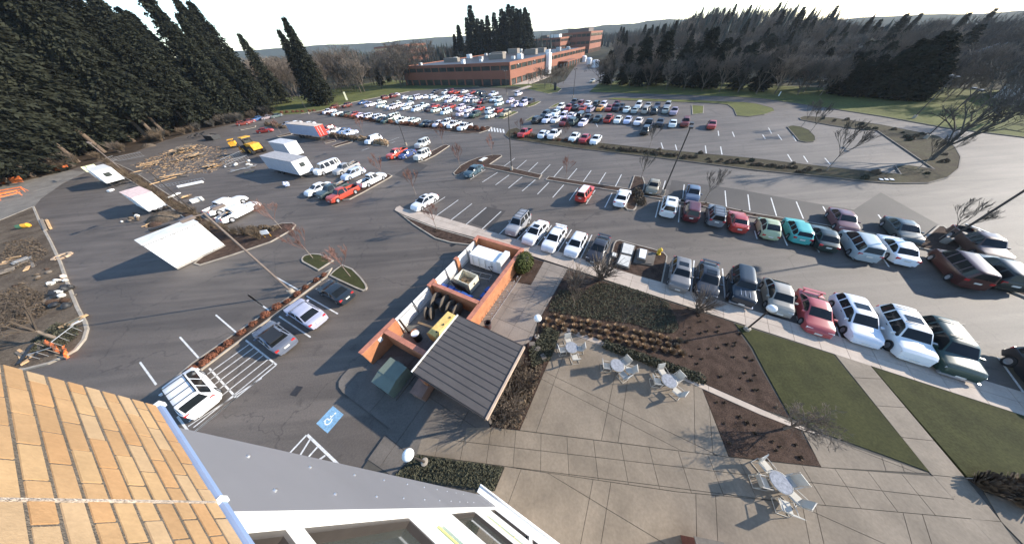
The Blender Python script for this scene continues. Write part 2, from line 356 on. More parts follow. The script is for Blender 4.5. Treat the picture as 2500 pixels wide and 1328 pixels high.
# ---- far car-park islands
for P in ([ZG(45,375),ZG(100,350),ZG(230,300),ZG(270,312),ZG(200,345),ZG(120,380)], [ZG(320,255),ZG(400,225),ZG(480,198),ZG(500,205),ZG(440,240),ZG(370,262)], [ZG(335,402),ZG(400,365),ZG(440,345),ZG(440,365),ZG(400,395)], [ZG(580,272),ZG(640,235),ZG(690,215),ZG(690,232),ZG(650,258)]):
    bed('planting_bed', gp(P), LAWN2, .13)
hedge_bed, hedge_poly = bed('planting_bed', gp([(765,276),(785,273),(830,281),(900,291),(960,299),(1010,305),(1100,314),(1160,318),(1190,309),(1200,311),(1194,318),(1170,326),(1140,328),(1100,324),(1000,312),(900,300),(820,288)]), SOIL, .13)
# ---- mid islands
bed('planting_bed', gp([Z6(115,215),Z6(280,180),Z6(300,172),Z6(290,190),Z6(130,222)]), SOIL)
bed('planting_bed', gp([Z6(525,292),Z6(700,250),Z6(715,255),Z6(690,272),Z6(545,300)]), SOIL)
bed('planting_bed', gp([Z6(1060,362),Z6(1185,332),Z6(1195,345),Z6(1075,372)]), SOIL)
bed('planting_bed', gp([Z6(1140,408),Z6(1180,388),Z6(1330,340),Z6(1385,345),Z6(1375,358),Z6(1250,392),Z6(1180,414)]), SOIL)
row_bed, row_poly = bed('planting_bed', gp([Z6(1120,275),Z6(1180,285),Z6(1480,335),Z6(1780,385),Z6(1770,412),Z6(1450,352),Z6(1130,300)]), SOIL)
bed('planting_bed', gp([(1016,393),(1022,386),(1051,372),(1080,357),(1090,354),(1098,357),(1064,380),(1038,393),(1022,397)]), SOIL)
bed('planting_bed', gp([(831,484),(838,478),(862,466),(900,444),(935,429),(950,426),(958,430),(950,436),(889,470),(854,488),(838,490)]), SOIL)
left_island, left_poly = bed('planting_bed', gp([(252,396),(268,392),(330,420),(420,480),(520,545),(580,572),(640,560),(690,546),(716,545),(723,550),(716,561),(662,592),(562,626),(488,649),(474,645),(500,625),(545,604),(470,548),(370,474),(290,425)]), SOIL)
# bays by the building
bed('planting_bed', gp([Z3(690,290),Z3(702,268),Z3(730,250),Z3(800,235),Z3(870,240),Z3(930,265),Z3(1000,300),Z3(850,397),Z3(700,315)]), LAWN)
bed('planting_bed', gp([Z3(955,445),Z3(1000,400),Z3(1080,340),Z3(1180,380),Z3(1260,460),Z3(1305,520),Z3(1318,555),Z3(1310,580),Z3(1275,592),Z3(1200,562),Z3(1060,497)]), LAWN)
strip_bed, strip_poly = bed('planting_bed', gp([(812,655),(579,812),(470,888),(395,952),(420,982),(497,902),(560,854),(800,676)]), SOIL)
# central double row
bed('planting_bed', gp([Z7(182,408),Z7(192,396),Z7(250,335),Z7(330,292),Z7(420,258),Z7(560,230),Z7(640,230),Z7(648,243),Z7(530,322),Z7(640,335),Z7(1030,422),Z7(1000,462),Z7(455,347),Z7(330,370),Z7(270,405),Z7(235,424),Z7(200,426)]), SOIL)
bed('planting_bed', gp([Z7(1090,438),Z7(1860,556),Z7(1905,430),Z7(1990,445),Z7(2010,500),Z7(2000,560),Z7(1955,622),Z7(1925,740),Z7(1900,762),Z7(1840,757),Z7(1818,732),Z7(1845,650),Z7(1870,596),Z7(1740,580),Z7(1060,470)]), SOIL)
median_bed, median_poly = bed('planting_bed', gp([Z7(1965,600),Z7(2030,598),Z7(2200,628),Z8(130,355),Z8(480,432),Z8(900,500),Z8(1180,548),Z8(1500,605),Z8(1620,640),Z8(1700,655),Z8(1850,525),Z8(1900,530),Z8(2010,620),Z8(2030,690),Z8(1960,740),Z8(1700,690),Z8(1180,568),Z8(900,528),Z8(480,462),Z8(120,385),Z7(2190,655),Z7(1975,622)]), SOIL)
bed('planting_bed', gp([(2448,672),(2520,690),(2560,740),(2520,735),(2470,715),(2450,695)]), SOIL)
# ---- front walk (two rows of slabs) and the beds along it
def pave(name, poly, az, step, m, parent=None, z0=.0, z1=.13, gap=.012, org=None, step2=None):
    base = slab(name, poly, -.02, z1-.03, JOINT) if parent is None else parent
    d1 = Vector((math.cos(az),math.sin(az),0)); d2 = Vector((-d1.y,d1.x,0)); org = org or poly[0]; s2 = step2 or step
    us = [(p-org).dot(d1) for p in poly]; vs_ = [(p-org).dot(d2) for p in poly]
    for i in range(math.floor(min(us)/step), math.ceil(max(us)/step)):
        for j in range(math.floor(min(vs_)/s2), math.ceil(max(vs_)/s2)):
            cell = [org+d1*a*step+d2*b*s2 for a,b in ((i,j),(i+1,j),(i+1,j+1),(i,j+1))]
            c = clip_cell(poly, cell)
            if len(c) < 3: continue
            ar = abs(sum(c[k].x*c[(k+1)%len(c)].y-c[(k+1)%len(c)].x*c[k].y for k in range(len(c))))/2
            if ar < .05: continue
            MB().prism(inset(c, gap), 0., z1+RND.uniform(-.003,.003)).build('paving_slab', m, base)
    return base
def panels(name, poly, lines, m, z1=.13, gap=.012, base=None):
    base = base or slab(name, poly, -.02, z1-.03, JOINT)
    ps = [poly]
    for a, b in lines:
        nx = []
        for p in ps: nx += split_poly(p, g(*a), g(*b))
        ps = nx
    for p in ps: MB().prism(inset(p, gap), 0., z1+RND.uniform(-.003,.003)).build('paving_slab', m, base)
    return base
a0, a1 = g(1303,628), g(2500,1018); wd = (a1-a0).normalized(); WAZ = math.atan2(wd.y, wd.x)
b0 = g(1616,693); wn = Vector((-wd.y,wd.x,0)); ww = (b0-a0).dot(wn)
P0 = a0-wd*.2; P1 = a1+wd*6
walk = pave('sidewalk', [P0, P1, P1+wn*ww, P0+wn*ww], WAZ, 1.52, WALK, step2=ww/2, org=P0)
w0 = [g(964,515),g(968,508),g(977,504),g(986,511),g(1060,526),P0+wn*ww,P0,g(1280,619),g(1175,586),g(1060,555),g(985,526)]
pave('sidewalk', w0, WAZ, 1.52, WALK, step2=ww/2, org=P0)
nbed, nbed_poly = bed('planting_bed', gp([(974,521),(985,528),(1060,556),(1172,588),(1150,600),(1100,594),(1062,583),(1010,550)]), SOIL, .13)
# plaza ground under everything near the building
plaza_poly = gp([(863,893),(850,905),(838,918),(829,932),(829,946),(838,959),(953,1047),(882,1151),(870,1180),(1130,1230),(1400,1420),(2600,1420),(2700,1260),(2351,1168),(2264,1156),(2061,900),(2032,866),(1790,788),(1385,658),(1327,640),(1290,695),(1245,690),(1170,795),(1060,870),(960,875)])
plaza = slab('plaza', plaza_poly, -.02, .10, JOINT)
upper = gp([(1328,640),(1386,658),(1312,790),(1298,832),(1272,850),(1166,850),(1164,800),(1245,688),(1296,698)])
pave('plaza', upper, GA, 1.55, UPC, parent=plaza, org=e(-9.1,8.0))
srv = gp([(863,893),(850,905),(838,918),(829,932),(829,946),(838,959),(953,1047),(900,1122),(960,1163),(1019,1109),(1197,1043),(1192,1010),(1060,870),(960,872)])
pave('plaza', srv, GA, 3.1, OLDC, parent=plaza, org=e(-15.0,1.6))
patio = gp([(1371,808),(1416,826),(1539,873),(1712,950),(1776,1116),(1467,1076),(1269,1051)])
panels('plaza', patio, [(ZP(500,265),ZP(2030,1005)),(ZP(510,350),ZP(1720,970)),(ZP(1085,390),ZP(985,872)),(ZP(1215,380),ZP(1135,885)),(ZP(1815,370),ZP(1825,975)),(ZP(1960,650),ZP(1985,1000)),(ZP(612,210),ZP(400,800))], CONC, base=plaza)
t0, t1, c0, c1 = g(1200,1043), g(2351,1168), g(1200,1134), g(2435,1272)
band = [g(1019,1109), g(1040,1040), g(1120,1045), t0, g(1776,1116), g(2000,1141), t1, c1, g(1650,1200), c0]
bd = (t1-t0).normalized(); BAZ = math.atan2(bd.y, bd.x); bw = abs((c0-t0).dot(Vector((-bd.y,bd.x,0))))
pave('plaza', band, BAZ, 1.62, CONC, parent=plaza, org=t0-Vector((-bd.y,bd.x,0))*bw, step2=bw/2)
low = [g(1232,1141),c0,g(1650,1200),c1,g(2470,1322),g(2560,1420),g(1400,1420),g(1140,1225),g(1170,1195),g(1208,1198)]
panels('plaza', low, [(ZL(850,300),ZL(765,530)),(ZL(1395,385),ZL(1300,869)),(ZL(1530,405),ZL(1455,869)),(ZL(1505,600),ZL(1950,869)),(ZL(2175,495),ZL(2180,820)),(ZL(2325,515),ZL(2340,850)),(ZQ(790,1045),ZQ(845,1328)),(ZQ(890,1060),ZQ(950,1328)),(ZQ(820,1060),ZQ(1420,1328)),(ZQ(1550,1110),ZQ(1610,1328)),(ZQ(1695,1120),ZQ(1760,1328))], CONC, base=plaza)
tri = gp([(1955,1050),(2264,1156),(2000,1141)])
panels('plaza', tri, [(ZQ(1380,650),ZQ(1420,780)),(ZQ(1530,710),ZQ(1560,795)),(ZQ(900,500),ZQ(1680,800))], CONC, base=plaza)
path = [g(2034,866), g(2120,893), t1+Vector((0,0,0)), c1, g(2500,1372), g(2600,1420), g(2420,1330), g(2266,1157)]
panels('plaza', path, [(ZQ(1200,72),ZQ(1390,82)),(ZQ(1370,285),ZQ(1560,297)),(ZQ(1570,525),ZQ(1780,548)),(ZQ(1770,805),ZQ(2020,830)),(ZQ(1890,965),ZQ(2140,985)),(ZQ(2010,1135),ZQ(2280,1155))], CONC, base=plaza)
panels('plaza', [g(2435,1272), g(2395,1200), g(2600,1250), g(2700,1420), g(2560,1400)], [], CONC, base=plaza)
# narrow concrete mowing strip along the patio
strip = gp([(1371,806),(1376,800),(1420,815),(1545,862),(1720,940),(1860,1002),(2000,1062),(1988,1066),(1850,1012),(1712,950),(1539,873),(1416,826)])
panels('plaza', strip, [(ZP(1240,80),ZP(1260,160)),(ZP(1945,395),ZP(1950,440)),(ZS(980,1180),ZS(970,1230))], WALK, base=plaza, z1=.145)
# mulch beds and lawns set into the plaza
mulch_main = gp([(1387,661),(1788,789),(1800,811),(1828,850),(1855,902),(1922,1020),(1860,1000),(1720,938),(1545,860),(1420,813),(1378,799),(1312,802),(1312,790)])
MZ = .135
flat('mulch_bed', mulch_main, SOIL, 0, MZ)
flat('mulch_bed', gp([(1714,953),(1850,1013),(1950,1052),(2000,1139),(1777,1114)]), SOIL, 0, MZ)
shed_bed_poly = gp([(1197,1043),(1269,1050),(1371,808),(1378,799),(1314,803),(1299,830),(1280,850)])
flat('mulch_bed', shed_bed_poly, SOIL, 0, MZ)
lawn_a = gp([(1792,792),(2030,867),(2262,1152),(2145,1108),(1984,1051),(1926,1018),(1862,902),(1835,850),(1807,811)])
lawn_b = gp([(2124,897),(2520,1026),(2620,1190),(2500,1172),(2354,1164)])
flat('lawn', lawn_a, LAWN, 0, MZ+.01); flat('lawn', lawn_b, LAWN, 0, MZ+.01)
corner_poly = gp([(2356,1170),(2520,1176),(2640,1260),(2500,1238),(2390,1194)])
flat('mulch_bed', corner_poly, SOIL, 0, MZ)
panels('plaza', gp([(2352,1165),(2520,1173),(2524,1177),(2354,1169)]), [], WALK, base=plaza, z1=.15)
foot_poly = gp([(1021,1112),(1230,1141),(1206,1197),(967,1164)])
flat('mulch_bed', foot_poly, SOIL, 0, MZ+.01)
hedge_sq = gp([(1247,688),(1295,697),(1327,641),(1283,628)])
flat('mulch_bed', hedge_sq, SOIL, 0, MZ)
util_bed, util_poly = bed('planting_bed', gp([ZS(868,378),ZS(900,250),ZS(930,140),ZS(950,115),ZS(985,107),ZS(1100,140),ZS(1300,190),ZS(1410,228),ZS(1440,262),ZS(1436,300),ZS(1390,522)]), SOIL, .13, .13)
# ---- darker resurfaced areas of asphalt
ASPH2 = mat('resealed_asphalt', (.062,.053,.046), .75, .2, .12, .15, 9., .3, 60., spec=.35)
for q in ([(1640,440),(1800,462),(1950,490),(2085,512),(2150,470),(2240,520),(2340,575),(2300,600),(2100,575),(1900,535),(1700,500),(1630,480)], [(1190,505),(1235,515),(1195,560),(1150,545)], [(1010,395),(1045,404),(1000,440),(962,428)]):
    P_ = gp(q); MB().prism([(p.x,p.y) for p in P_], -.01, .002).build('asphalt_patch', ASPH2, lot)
# ---- painted markings (children of the car park)
def line_w(a, b, w=.11, name='stall_line', m=PAINT, z=.004):
    a = Vector((a.x,a.y,0)); b = Vector((b.x,b.y,0)); d = (b-a).normalized(); n = Vector((-d.y,d.x,0))*w/2
    MB().add([(a+n).to_tuple()[:2]+(z,),(a-n).to_tuple()[:2]+(z,),(b-n).to_tuple()[:2]+(z,),(b+n).to_tuple()[:2]+(z,)], [(0,1,2,3)]).build(name, m, lot)
def ln(p, q, w=.12): line_w(g(*p), g(*q), w)
for a in ((345,462,487,370),(460,488,605,395),(585,515,715,420),(708,545,840,437),(840,573,965,465),(985,603,1095,490),(1130,635,1235,515),(1288,663,1370,545),(1450,695,1535,565),(1627,730,1697,592),
 (655,345,770,260),(775,370,880,280),(890,395,990,300),(1012,418,1107,320),(1140,440,1228,340),(1275,460,1362,358),(1418,487,1497,377),(1565,510,1637,397),(1725,535,1787,415),
 (-110,765,105,630),(25,805,230,658),(160,850,360,693),(305,890,497,730),(455,937,638,768),(615,990,790,815),(790,1035,960,860),(975,1092,1120,900),(1175,1155,1310,940),(1395,1215,1505,990),(2110,825,2150,665),(2330,870,2345,700),(2170,590,2205,475),(2370,640,2385,510)): ln(Z7(*a[:2]),Z7(*a[2:]))
for a in ((275,262,285,380),(445,290,460,410),(617,315,658,450),(805,343,858,470),(1003,378,1080,515),(1415,440,1530,597),(495,560,513,620),(690,560,738,670),(900,570,975,720),(1140,620,1230,775),(1380,660,1495,828),(1855,730,2055,955),(20,1020,45,780),(255,840,275,1060)): ln(Z8(*a[:2]),Z8(*a[2:]))
for a in ((1810,0,1980,190),(520,470,540,545),(860,560,900,655),(1240,690,1280,770),(1640,830,1690,890),(2275,830,2500,1140)): ln(ZR(*a[:2]),ZR(*a[2:]))
for a in ((2365,625,2510,730),(2058,815,2250,980),(1715,1025,1895,1225),(1335,1265,1490,1480)): ln(ZB(*a[:2]),ZB(*a[2:]))
for a in ((445,455,655,575),(178,625,375,770),(735,635,1035,805),(475,828,775,1028)): ln(Z3(*a[:2]),Z3(*a[2:]))
# hatched access aisle beside the white van
A0, A1, A2, A3 = g(*Z3(155,1055)), g(*Z3(450,1290)), g(*ZW(1570,355)), g(*ZW(1390,160))
line_w(A0, A1, .12)
for k in range(1,7):
    t = k/6.5; p = A0.lerp(A1, t); q = p+(g(*ZW(1130,500))-g(*ZW(1740,210)))*1.0
    q = p + Vector((math.cos(rad(238.5)),math.sin(rad(238.5)),0))*5.2
    line_w(p, q, .10)
line_w(A1, A1+Vector((math.cos(rad(238.5)),math.sin(rad(238.5)),0))*9.5, .12)
ln(ZW(1390,160),ZW(1570,355)); ln(ZW(1180,480),ZW(1275,610)); ln(ZW(1570,355),ZW(1235,630)); ln(ZW(1250,545),ZW(1740,225),.1)
X = zz(560,860,.3524)
ln(X(540,570),X(780,800),.14); ln(X(535,572),X(385,732)); ln(X(560,600),X(470,745)); ln(X(610,655),X(520,755)); ln(X(665,712),X(590,765)); ln(X(735,770),X(690,790))
# far-lot lines and the crossing
for a in ((1725,620,1745,680),(1870,640,1885,695),(2175,650,2185,730),(2305,500,2312,550),(2450,510,2470,560),(1060,420,1080,460),(2330,660,2345,740)): ln(ZG(*a[:2]),ZG(*a[2:]),.16)
for a in ((100,355,130,410),(190,420,225,470),(330,430,360,480),(45,420,70,460),(280,605,320,670),(430,620,470,680),(630,640,680,700)): ln(ZZ(*a[:2]),ZZ(*a[2:]),.14)
for a in ((1720,300,1650,330),(1900,300,1740,360),(1850,350,1800,370),(1560,420,1480,450),(1440,330,1400,350)): ln(Z6(*a[:2]),Z6(*a[2:]),.13)
for k in range(7): ln(ZF(2125+k*36,645+k*6), ZF(2135+k*36,700+k*4), .45)
# blue accessible-bay square with its white figure
adq = [g(*X(718,370)),g(*X(792,430)),g(*X(680,560)),g(*X(602,492))]
MB().add([(p.x,p.y,.004) for p in adq],[(0,1,2,3)] if (adq[1]-adq[0]).cross(adq[2]-adq[1]).z > 0 else [(3,2,1,0)]).build('accessible_bay_marking', ADA, lot)
ac = sum(adq, Vector())/4; ax = (adq[3]-adq[0]).normalized(); ay = Vector((ax.y,-ax.x,0))
sym = MB(); L_ = (adq[3]-adq[0]).length/2
def sp(u, v): q = ac+ax*u*L_+ay*v*L_; return (q.x,q.y,.008)
for k in range(10):
    t0_, t1_ = -2.6+k*.38, -2.6+(k+1)*.38
    sym.add([sp(.2+.42*math.cos(t0_),.42*math.sin(t0_)),sp(.2+.42*math.cos(t1_),.42*math.sin(t1_)),sp(.2+.30*math.cos(t1_),.30*math.sin(t1_)),sp(.2+.30*math.cos(t0_),.30*math.sin(t0_))],[(0,1,2,3)])
for a, b in (((-.45,.05),(.15,-.02)),((.12,0),(.12,.34)),((.12,.34),(.5,.42)),((-.2,.02),(-.2,.3))):
    dx, dy = b[0]-a[0], b[1]-a[1]; l = math.hypot(dx,dy); nx, ny = -dy/l*.06, dx/l*.06
    sym.add([sp(a[0]+nx,a[1]+ny),sp(a[0]-nx,a[1]-ny),sp(b[0]-nx,b[1]-ny),sp(b[0]+nx,b[1]+ny)],[(0,1,2,3)])
sym.add([sp(-.62+.11*math.cos(k*PI/4),.02+.11*math.sin(k*PI/4)) for k in range(8)],[tuple(range(8))])
sym.build('wheelchair_figure', WHITE, lot)
# storm drain grates
def drain(a, b, label):
    t = thing('drain_grate', label, 'drain', g(*a), azp(a,b)); L = (g(*b)-g(*a)).length
    MB().box(L/2,0,.003,L,.62,.012).build('frame', DKMETAL, t)
    for k in range(7): MB().box(L*(k+.5)/7,0,.013,L/14,.5,.012).build('bar', BLACK, t)
drain(X(440,300),X(490,235),'black slotted storm drain grate in the asphalt near the blue marking')
drain(ZE(1060,180),ZE(1110,155),'small dark drain grate at the kerb by the far enclosure corner')
# hills on the skyline
def hill(name, az0, az1, r, zt, m, amp, seed, depth=500):
    rn = random.Random(seed); n = 90; vs = []; ph = [rn.uniform(0,6) for _ in range(6)]
    for k in range(n+1):
        t = k/n; az = rad(az0+(az1-az0)*t)
        zt_ = zt[0]+(zt[1]-zt[0])*t if len(zt) == 2 else zt[0]*(1-t)**2+2*zt[1]*t*(1-t)+zt[2]*t*t
        z = zt_+amp*(.5*math.sin(9*t+ph[0])+.3*math.sin(23*t+ph[1])+.15*math.sin(57*t+ph[2]))+rn.uniform(-.12,.12)*amp
        for rr, fz in ((r*.80,-70),(r*.93,z*.55-12),(r,z),(r*1.08,z*.6-15)): vs.append((rr*math.cos(az), rr*math.sin(az), fz))
    fs = [(k*4+j,(k+1)*4+j,(k+1)*4+j+1,k*4+j+1) for k in range(n) for j in range(3)]
    tag(MB().add(vs, fs).build(name, m, smooth=True, sharp=3), kind='structure')
hill('hill', 128, 74, 2600, (62,70,44), HILLB, 8, 3)
hill('hill', 80, 52, 1900, (34,60,22), HILL, 6, 4)
hill('hill', 58, 14, 1500, (8,-2,-14), HILLB, 5, 5)
# ================================================================ NEAR BUILDING (the camera looks down along its brick face)
DW = .69; UB = -E1                      # wall runs along UB (az 148.7); camera stands DW in front of the face
NB = E2                                 # outward normal of the face
def wpt(along, out, z): v = UB*along + NB*(out-DW); v.z = z; return v
near = thing('office_building', 'tan brick office building with metal panels and windows right below the camera', 'building', (0,0,0))
ZBOT = CAM_H-2.145*DW; CH = .0672; BLEN = .205; AEND = 2.235; AJ = 1.325
def wbox(mb, a0, a1, o0, o1, z0, z1, mi=0):
    vs = [wpt(a, o, z) for z in (z0,z1) for o in (o0,o1) for a in (a0,a1)]
    mb.add(vs, [(0,1,3,2),(4,6,7,5),(0,4,5,1),(2,3,7,6),(0,2,6,4),(1,5,7,3)], mi)
m = MB(); wbox(m, -9, AEND-.004, -14, -.0028, ZBOT+.004, 18.75); back = m.build('mortar_wall', MORTAR, near)
def inframe(p):
    d = Vector(p)-Vector((0,0,CAM_H)); w = d.dot(_F)
    if w < .05: return False
    x = 1250+FPX*d.dot(_R)/w; y = 664-FPX*d.dot(_U)/w
    return -60 < x < 2560 and -60 < y < 1390
rest = MB(); rb = random.Random(3)
for row in range(int((18.7-ZBOT)/CH)):
    z0 = ZBOT+row*CH+.004; z1 = z0+CH-.0135; off = (row % 2)*.5*BLEN
    a = AEND
    first = True
    while a > -4:
        ln_ = BLEN-.012
        if first and row % 2: ln_ = BLEN*.5-.012
        a1 = a; a0_ = a-ln_
        # vertical control joint
        segs = [(a0_,a1)]
        if a0_ < AJ+.006 < a1 and AJ-.006 < a1:
            segs = [s for s in ((AJ+.007,a1),(a0_,AJ-.007)) if s[1]-s[0] > .02]
        for s0, s1 in segs:
            pr = rb.uniform(-.0012,.0016)
            if inframe(wpt((s0+s1)/2, 0, (z0+z1)/2)):
                b = MB(); wbox(b, s0, s1, -.06, pr, z0, z1); o = b.build('brick', BRICKF[rb.randrange(5)], near)
                o.data.polygons.foreach_set('use_smooth', [False]*6)
            else: wbox(rest, s0, s1, -.06, pr, z0, z1)
        a = a-ln_-.012; first = False
tag(rest.build('brickwork', BRICKF[0], near), kind='stuff')
m = MB(); wbox(m, AJ-.0055, AJ+.0055, -.03, .002, ZBOT, 18.7); m.build('joint_sealant', mat('pale_sealant',(.46,.38,.31),.9,.3,25.,.25,90.,.5,150.), near)
# blue-grey drip flashing under the brick
for s0, s1 in ((AJ+.004,AEND+.02),(-6,AJ-.004)):
    m = MB(); wbox(m, s0, s1, -.1, .012, ZBOT-.026, ZBOT-.001); m.build('flashing', BLUEF, near)
for s0, s1, w in ((AJ-.016,AJ+.016,.02),(AEND-.01,AEND+.025,.02)):
    m = MB(); wbox(m, s0, s1, -.1, .012+w*.3, ZBOT-.034, ZBOT+.004); m.build('flashing_clip', WHITEP, near)
# facade below: set back a little, grey panel at the corner then white panels with windows
SB = -.07; D2 = DW-SB
ALV1 = 2.21; ALV2 = 1.385
m = MB(); wbox(m, -9, ALV1-.01, -13.9, SB-.25, 0, ZBOT-.03); m.build('wall', WHITEP, near)
m = MB(); wbox(m, ALV2, ALV1, SB-.25, SB-.012, 0, ZBOT-.055); m.build('wall', GREYM, near)
for zt_, zb_ in ((ZBOT-.055,7.15),(7.13,5.12),(5.10,3.4)):
    m = MB(); wbox(m, ALV2+.004, ALV1-.002, SB-.012, SB, zb_, zt_); m.build('metal_panel', GREYM, near)
for z in (15.9,15.2,14.4,13.6,12.7,11.8,10.9,10.0,9.0,8.0):
    for a in (ALV2+.2, ALV2+.6):
        m = MB(); p = wpt(a, SB, z); m.tube(p, p+NB*.012, .016, .012, 8); m.build('screw', CHROME, near)
def facade_strip(z0, z1, a0=-9, a1=ALV2): mm = MB(); wbox(mm, a0, a1, SB-.25, SB, z0, z1); return mm.build('white_panel', WHITEP, near)
AW = 1.27
rows = [(15.98,16.33,'w'),(13.97,15.9,'w'),(12.5,13.55,'g'),(9.3,12.05,'w'),(6.9,8.7,'g'),(4.4,6.4,'w')]
zs = sorted([0.]+[z for r in rows for z in r[:2]]+[ZBOT-.055])
facade_strip(16.33, ZBOT-.055); facade_strip(15.9,15.98); facade_strip(13.55,13.97); facade_strip(12.05,12.5); facade_strip(8.7,9.3); facade_strip(6.4,6.9); facade_strip(0,4.4)
for z0, z1, k in rows:
    mm = MB(); wbox(mm, AW if k == 'w' else 1.2, ALV2, SB-.25, SB, z0, z1); mm.build('white_panel', WHITEP, near)
    a = AW if k == 'w' else 1.2; wd_ = 1.55
    while a > -4.5:
        a0_ = a-wd_
        fr = MB()
        for q in ((a-.05,a,z0,z1),(a0_,a0_+.05,z0,z1),(a0_+.05,a-.05,z0,z0+.05),(a0_+.05,a-.05,z1-.05,z1)): wbox(fr, q[0], q[1], SB-.16, SB-.03, q[2], q[3])
        w = fr.build('window', DKMETAL if k == 'w' else WHITEP, near)
        pn = MB(); wbox(pn, a0_+.05, a-.05, SB-.12, SB-.10, z0+.05, z1-.05); pn.build('pane', GLASS if k == 'w' else GREENG, w)
        if k == 'g':
            mu = MB(); zc = (z0+z1)/2
            for i in (1,2): wbox(mu, a0_+wd_*i/3-.012, a0_+wd_*i/3+.012, SB-.10, SB-.085, z0+.05, z1-.05)
            for zq in (z0+(z1-z0)*.36, z0+(z1-z0)*.7): wbox(mu, a0_+.05, a-.05, SB-.10, SB-.08, zq-.012, zq+.012)
            mu.build('mullion', mat('yellow_sealant',(.66,.58,.25),.7), w)
        gp_ = .12
        pr_ = MB(); wbox(pr_, a0_-gp_, a0_, SB-.25, SB, z0, z1); pr_.build('white_panel', WHITEP, near)
        a = a0_-gp_
# projecting white base ledge
m = MB(); wbox(m, -9, 2.42, SB, .235, 3.0, 3.14); wbox(m, -9, 2.42, .20, .245, 2.9, 3.2); m.build('ledge', WHITEP, near)
m = MB(); wbox(m, -9, 2.3, SB, .12, 0, 2.9); m.build('base_wall', WHITEP, near)
# low brick pier at the bottom of the view
pc = g(1697,1312,1.6)
pier = thing('brick_pier', 'top corner of dark red brick pier at the bottom edge', 'pier', (pc.x,pc.y,0), rad(-12))
MB().box(.55,-.75,.8,1.1,1.5,1.6).build('shaft', mat('dark_red_brick',(.16,.055,.04),.9,.2,1.5,.2,20.), pier)
MB().box(.55,-.75,1.63,1.2,1.6,.06).build('coping', OLDC, pier)
# ================================================================ BRICK SERVICE ENCLOSURE AND SHED
enc = thing('service_yard_enclosure', 'orange brick service yard enclosure with bays and white slatted gates', 'enclosure', (0,0,0))
EH = 1.95; A_L, A_R = -14.95, -9.25
def ewall(a0, a1, b0, b1, h=EH, cop=.06):
    m = MB()
    m.prism([e(a0,b0),e(a1,b0),e(a1,b1),e(a0,b1)], .0, h-cop); m.build('wall', BRW, enc)
    m = MB(); c = .025
    m.prism([e(a0-c,b0-c),e(a1+c,b0-c),e(a1+c,b1+c),e(a0-c,b1+c)], h-cop+.001, h, bottom=True); m.build('coping', mat('brick_coping',(.43,.165,.105),.85,.2,2.,.2,18.), enc)
ewall(A_R, A_R+.36, 2.0, 17.5)
ewall(A_L+.36, A_R, 17.14, 17.5)
ewall(A_L, A_L+.36, 16.6, 17.5)
ewall(A_L+.36, A_R, 9.1, 9.42)
ewall(A_L+.36, A_R, 3.4, 3.74)
ewall(A_L, A_L+.36, 8.85, 9.75); ewall(A_L, A_L+.36, 12.95, 13.35); ewall(A_L, A_L+.36, 1.35, 4.7)
m = MB(); m.box(0,0,0,.32,.05,.4); o = m.build('white_notice', WHITE, enc, loc=e(A_L+.385,2.9,1.6), rz=GA+PI/2)
slab('yard_floor', [e(A_L+.36,3.74),e(A_R,3.74),e(A_R,17.14),e(A_L,17.14),e(A_L,3.74)], -.02, .03, mat('yard_concrete',(.13,.125,.115),.9,.25,.7,.15,6.))
# white slatted gates
def gate(b0, b1, swing=0.):
    n = int((b1-b0)/.16); fr = MB()
    for z in (.35,1.55): fr.bar(e(A_L+.20,b0+.05,z), e(A_L+.20,b1-.05,z), .05, .05)
    for bq in (b0+.05,b1-.05): fr.bar(e(A_L+.20,bq,.3), e(A_L+.20,bq,1.6), .05, .05)
    gt = fr.build('gate', GALV, enc)
    for k in range(n):
        bb = b0+.06+(b1-b0-.12)*(k+.5)/n
        MB().prism([e(A_L+.10,bb-.066),e(A_L+.145,bb-.066),e(A_L+.145,bb+.066),e(A_L+.10,bb+.066)], .12, 1.84).build('slat', WHITE, gt)
for b0, b1 in ((4.7,6.77),(6.78,8.85),(9.75,11.34),(11.35,12.95),(13.35,14.97),(14.98,16.6)): gate(b0, b1)
# shed with standing seam metal roof
shed = thing('shed', 'open shed with dark standing seam metal roof beside the service yard', 'shed', (0,0,0))
S0, S1, T0, T1, SZ = -9.55, -3.8, 2.05, 6.95, 2.62
npan = 11
for k in range(npan):
    b0 = T0+(T1-T0)*k/npan; b1 = T0+(T1-T0)*(k+1)/npan
    m = MB(); s = .0
    z0, z1 = SZ, SZ+.16
    vs = [e(S0,b0,z1),e(S1,b0,z0),e(S1,b1,z0),e(S0,b1,z1)]; vs += [v-Vector((0,0,.05)) for v in vs]
    m.add(vs, [(0,1,2,3),(7,6,5,4),(0,4,5,1),(1,5,6,2),(2,6,7,3),(3,7,4,0)])
    p = m.build('roof_panel', ROOFM, shed)
    sm_ = MB(); sm_.bar(e(S0,b0+.003,z1+.015), e(S1,b0+.003,z0+.015), .022, .035); sm_.build('seam', mat('seam_metal',(.075,.066,.062),.5), p)
m = MB(); m.bar(e(S0-.06,T0-.06,SZ+.13), e(S0-.06,T1+.06,SZ+.13), .09, .22); m.build('fascia', OFFW, shed)
m = MB(); m.bar(e(S1+.06,T0-.06,SZ-.05), e(S1+.06,T1+.06,SZ-.05), .12, .26); m.build('fascia', TAN, shed)
m = MB(); m.bar(e(S0,T0-.05,SZ+.06), e(S1,T0-.05,SZ-.07), .08, .16); m.build('fascia', DKMETAL, shed)
m = MB(); m.bar(e(S0,T1+.05,SZ+.06), e(S1,T1+.05,SZ-.07), .08, .16); m.build('fascia', DKMETAL, shed)
